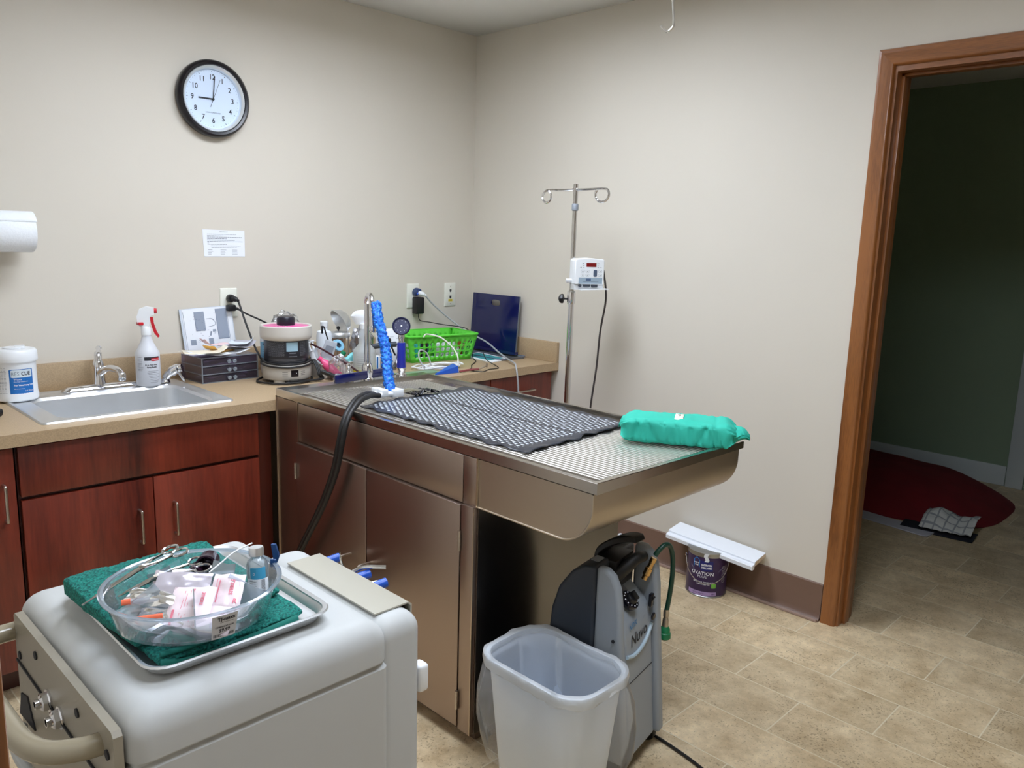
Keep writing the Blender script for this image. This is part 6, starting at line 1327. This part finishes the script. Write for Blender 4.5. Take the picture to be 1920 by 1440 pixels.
packet('foil_packet', 'pale pearly swab packet at the back of the bowl near the rings', (-2.415,-1.918,BZ0+.045), .055, .035, faceR+.2, (.4,.0,0), mat('pearl_pink', (222,208,214), .25, .1), [], seed=6)
for k, (x, y, r_, lb_) in enumerate(((-2.374,-1.914,.013,'smaller dark plum plastic cap at the back of the bowl'),(-2.350,-1.910,.018,'larger dark plum plastic cap at the back of the bowl'))):
    c = Vector((x,y,BZ0+.035)); dv = (CAM-c).normalized()+Vector((-.2,0,-.25)); dv.normalize()
    g = G(); g.lathe([(r_*.9,-.03),(r_,-.026),(r_,.010),(r_*.82,.010),(r_*.8,-.006),(.001,-.006)], c+Vector((0,0,.012 if k else .004)), dv, 24, True, False); o = g.done('plum_cap', mat('dark_plum', (46,24,42), .2)); rebase(o, c); tag(o, lb_, 'cap', 'plum caps in the bowl')
vx, vy = -2.302, -2.003; vz = BZ0+.006; vax = Vector((.02,.10,1)).normalized()
t = thing('glass_vial', 'clear glass vial with silver cap and light blue label at the bowl right', 'vial', (vx,vy,vz))
g = G(); g.lathe([(.016,0),(.018,.003),(.018,.055),(.016,.062),(.0095,.068),(.0095,.073)], (vx,vy,vz), vax, 30); g.done('glass', clear('vial_glass', (240,246,250), .3, .22), t)
g = G(); g.lathe([(.0125,.072),(.0125,.084),(.0115,.086),(.004,.086)], (vx,vy,vz), vax, 26); g.done('silver_cap', steel_s, t)
g = G(); a0 = az(vx,vy); f1 = lambda a,b: Vector((vx,vy,vz))+vax*(b)+Vector((math.cos(a0+a/.018),math.sin(a0+a/.018),0))*.0186; wrap_rect(g, f1, -.020, .020, .008, .036, .001, 10); lb = g.done('label', paper, t)
g = G(); wrap_rect(g, f1, -.012, .014, .036, .056, .002, 8); g.done('blue_label', mat('vial_blue', (64,160,202), .35), t)
f2 = lambda a,b: f1(a,b)+(f1(a,b)-Vector((vx,vy,vz))-vax*b).normalized()*.0004
g = G(); [wrap_rect(g, f2, -.014, -.001-random.random()*.003, .032-r*.004, .0326-r*.004, .0001, 3) for r in range(5)]; [wrap_rect(g, f2, .005, .012, .034-r*.0016, .0346-r*.0016, .0001, 3) for r in range(15)]; g.done('label_print', ink, lb)
g = G(); g.text('0', .007, lambda a,b: f2(a-.006,b+.045)); g.done('blue_label_print', inkw, lb)
t = thing('blue_clamp', 'dark blue plastic clamp with thin white tube behind the glass vial', 'clamp', (-2.30,-1.965,BZ0+.03))
g = G(); g.prism([(0,0),(.008,0),(.014,-.022),(.010,-.034),(.004,-.030)], Vector((-2.268,-1.985,BZ0+.084)), R_, (0,0,1), Vector((.004,.004,0))); g.obox((-2.272,-2.0,BZ0+.056), (.010,.004,.014), (0,0,faceR), .001); g.done('clamp', mat('clamp_blue', (24,68,124), .35), t)
g = G(); g.tube([(-2.375,-1.975,BZ0+.060),(-2.35,-1.97,BZ0+.070),(-2.325,-1.965,BZ0+.080),(-2.29,-1.96,BZ0+.085)], .0014, 6, 4); g.done('tube', white_p, t)

# ================================================================ THINGS IN THE NEXT ROOM
g = G(); c = Vector((1.95,-1.45,0)); nU, nV = 64, 40
def bl_(p, u, v):
    # outline in the floor plane
    a = u*2*PI; r = v
    ex = 1.0+.10*noise.noise(Vector((math.cos(a)*1.5,math.sin(a)*1.5,2)))
    sq_ = lambda q, e_: math.copysign(abs(q)**e_, q)
    X = 1.985+.55*r*(.95+.05*ex)*sq_(math.cos(a), .62); Yv = -1.35+.86*r*(.9+.1*ex)*sq_(math.sin(a), .7)
    h = .175*(1-r**3.2)+.012*noise.noise(Vector((X*5,Yv*5,0)))*(1-r**4); return Vector((X, Yv, max(.002, h+.002)))
loops = []
for j in range(nV, -1, -1): loops.append([bl_(None, i/nU, max(j/nV, .002)) for i in range(nU)])
g.loft(loops, False, True); o = g.done('dog_bed', maroon, None, 180); rebase(o, (1.98,-1.42,0)); tag(o, 'dark red cushion bed lying on the floor of the next room', 'cushion')
g = G(); P = rrect(0,0,.42,.115,.03,0,6); Mx = Matrix.Translation((1.372,-1.81,.003)) @ Matrix.Rotation(math.radians(-97), 4, 'Z')
g.loft([[Mx @ p for p in P], [Mx @ (p+Vector((0,0,.006))) for p in P]]); o = g.done('plastic_board', mat('grey_white_panel', (196,196,206), .5)); rebase(o, (1.405,-1.80,0)); tag(o, 'thin white plastic board with rounded corners beside the dark red cushion', 'board')
t = thing('plaid_cloth', 'crumpled white plaid cloth with black underside at the cushion edge', 'cloth', (1.50,-2.08,0))
g = G(); 
def cl(p, u, v):
    X = 1.36+.15*v+.03*u; Yv = -1.95-.235*u; z = .03+.05*v+.045*math.sin(v*2.6)*(.6+.4*math.sin(u*7))+.012*noise.noise(Vector((u*6,v*6,1))); return Vector((X,Yv,z))
g.sheet((0,0,0),(1,0,0),(0,1,0), 20, 14, cl)
pm_ = mat('plaid_cotton', (206,208,204), .9); n = pm_.node_tree; tc = n.nodes.new('ShaderNodeTexCoord'); wv1 = n.nodes.new('ShaderNodeTexWave'); wv1.inputs['Scale'].default_value = 7; wv2 = n.nodes.new('ShaderNodeTexWave'); wv2.bands_direction = 'Y'; wv2.inputs['Scale'].default_value = 7
mn = n.nodes.new('ShaderNodeMath'); mn.operation = 'MAXIMUM'; rp = n.nodes.new('ShaderNodeValToRGB'); rp.color_ramp.elements[0].position = .9; rp.color_ramp.elements[0].color = lin((206,208,204)); rp.color_ramp.elements[1].position = .97; rp.color_ramp.elements[1].color = lin((150,154,158))
for wv in (wv1, wv2): n.links.new(tc.outputs['Object'], wv.inputs[0])
n.links.new(wv1.outputs['Fac'], mn.inputs[0]); n.links.new(wv2.outputs['Fac'], mn.inputs[1]); n.links.new(mn.outputs[0], rp.inputs[0]); n.links.new(rp.outputs[0], n.nodes['Principled BSDF'].inputs['Base Color'])
o = g.done('cloth', pm_, t, 60); md = o.modifiers.new('s','SOLIDIFY'); md.thickness = .003
g = G(); g.sheet((0,0,0),(1,0,0),(0,1,0), 20, 10, lambda p,u,v: Vector((1.345+.09*v+.04*u, -1.86-.335*u, .004+.022*math.sin(v*1.5)))); o = g.done('black_lining', mat('black_fabric', (22,24,34), .9), t, 60); md = o.modifiers.new('s','SOLIDIFY'); md.thickness = .004
for o in bpy.data.objects:
    if o.parent is None and 'kind' in o and o.get('kind') == 'structure' and 'label' in o: del o['label']
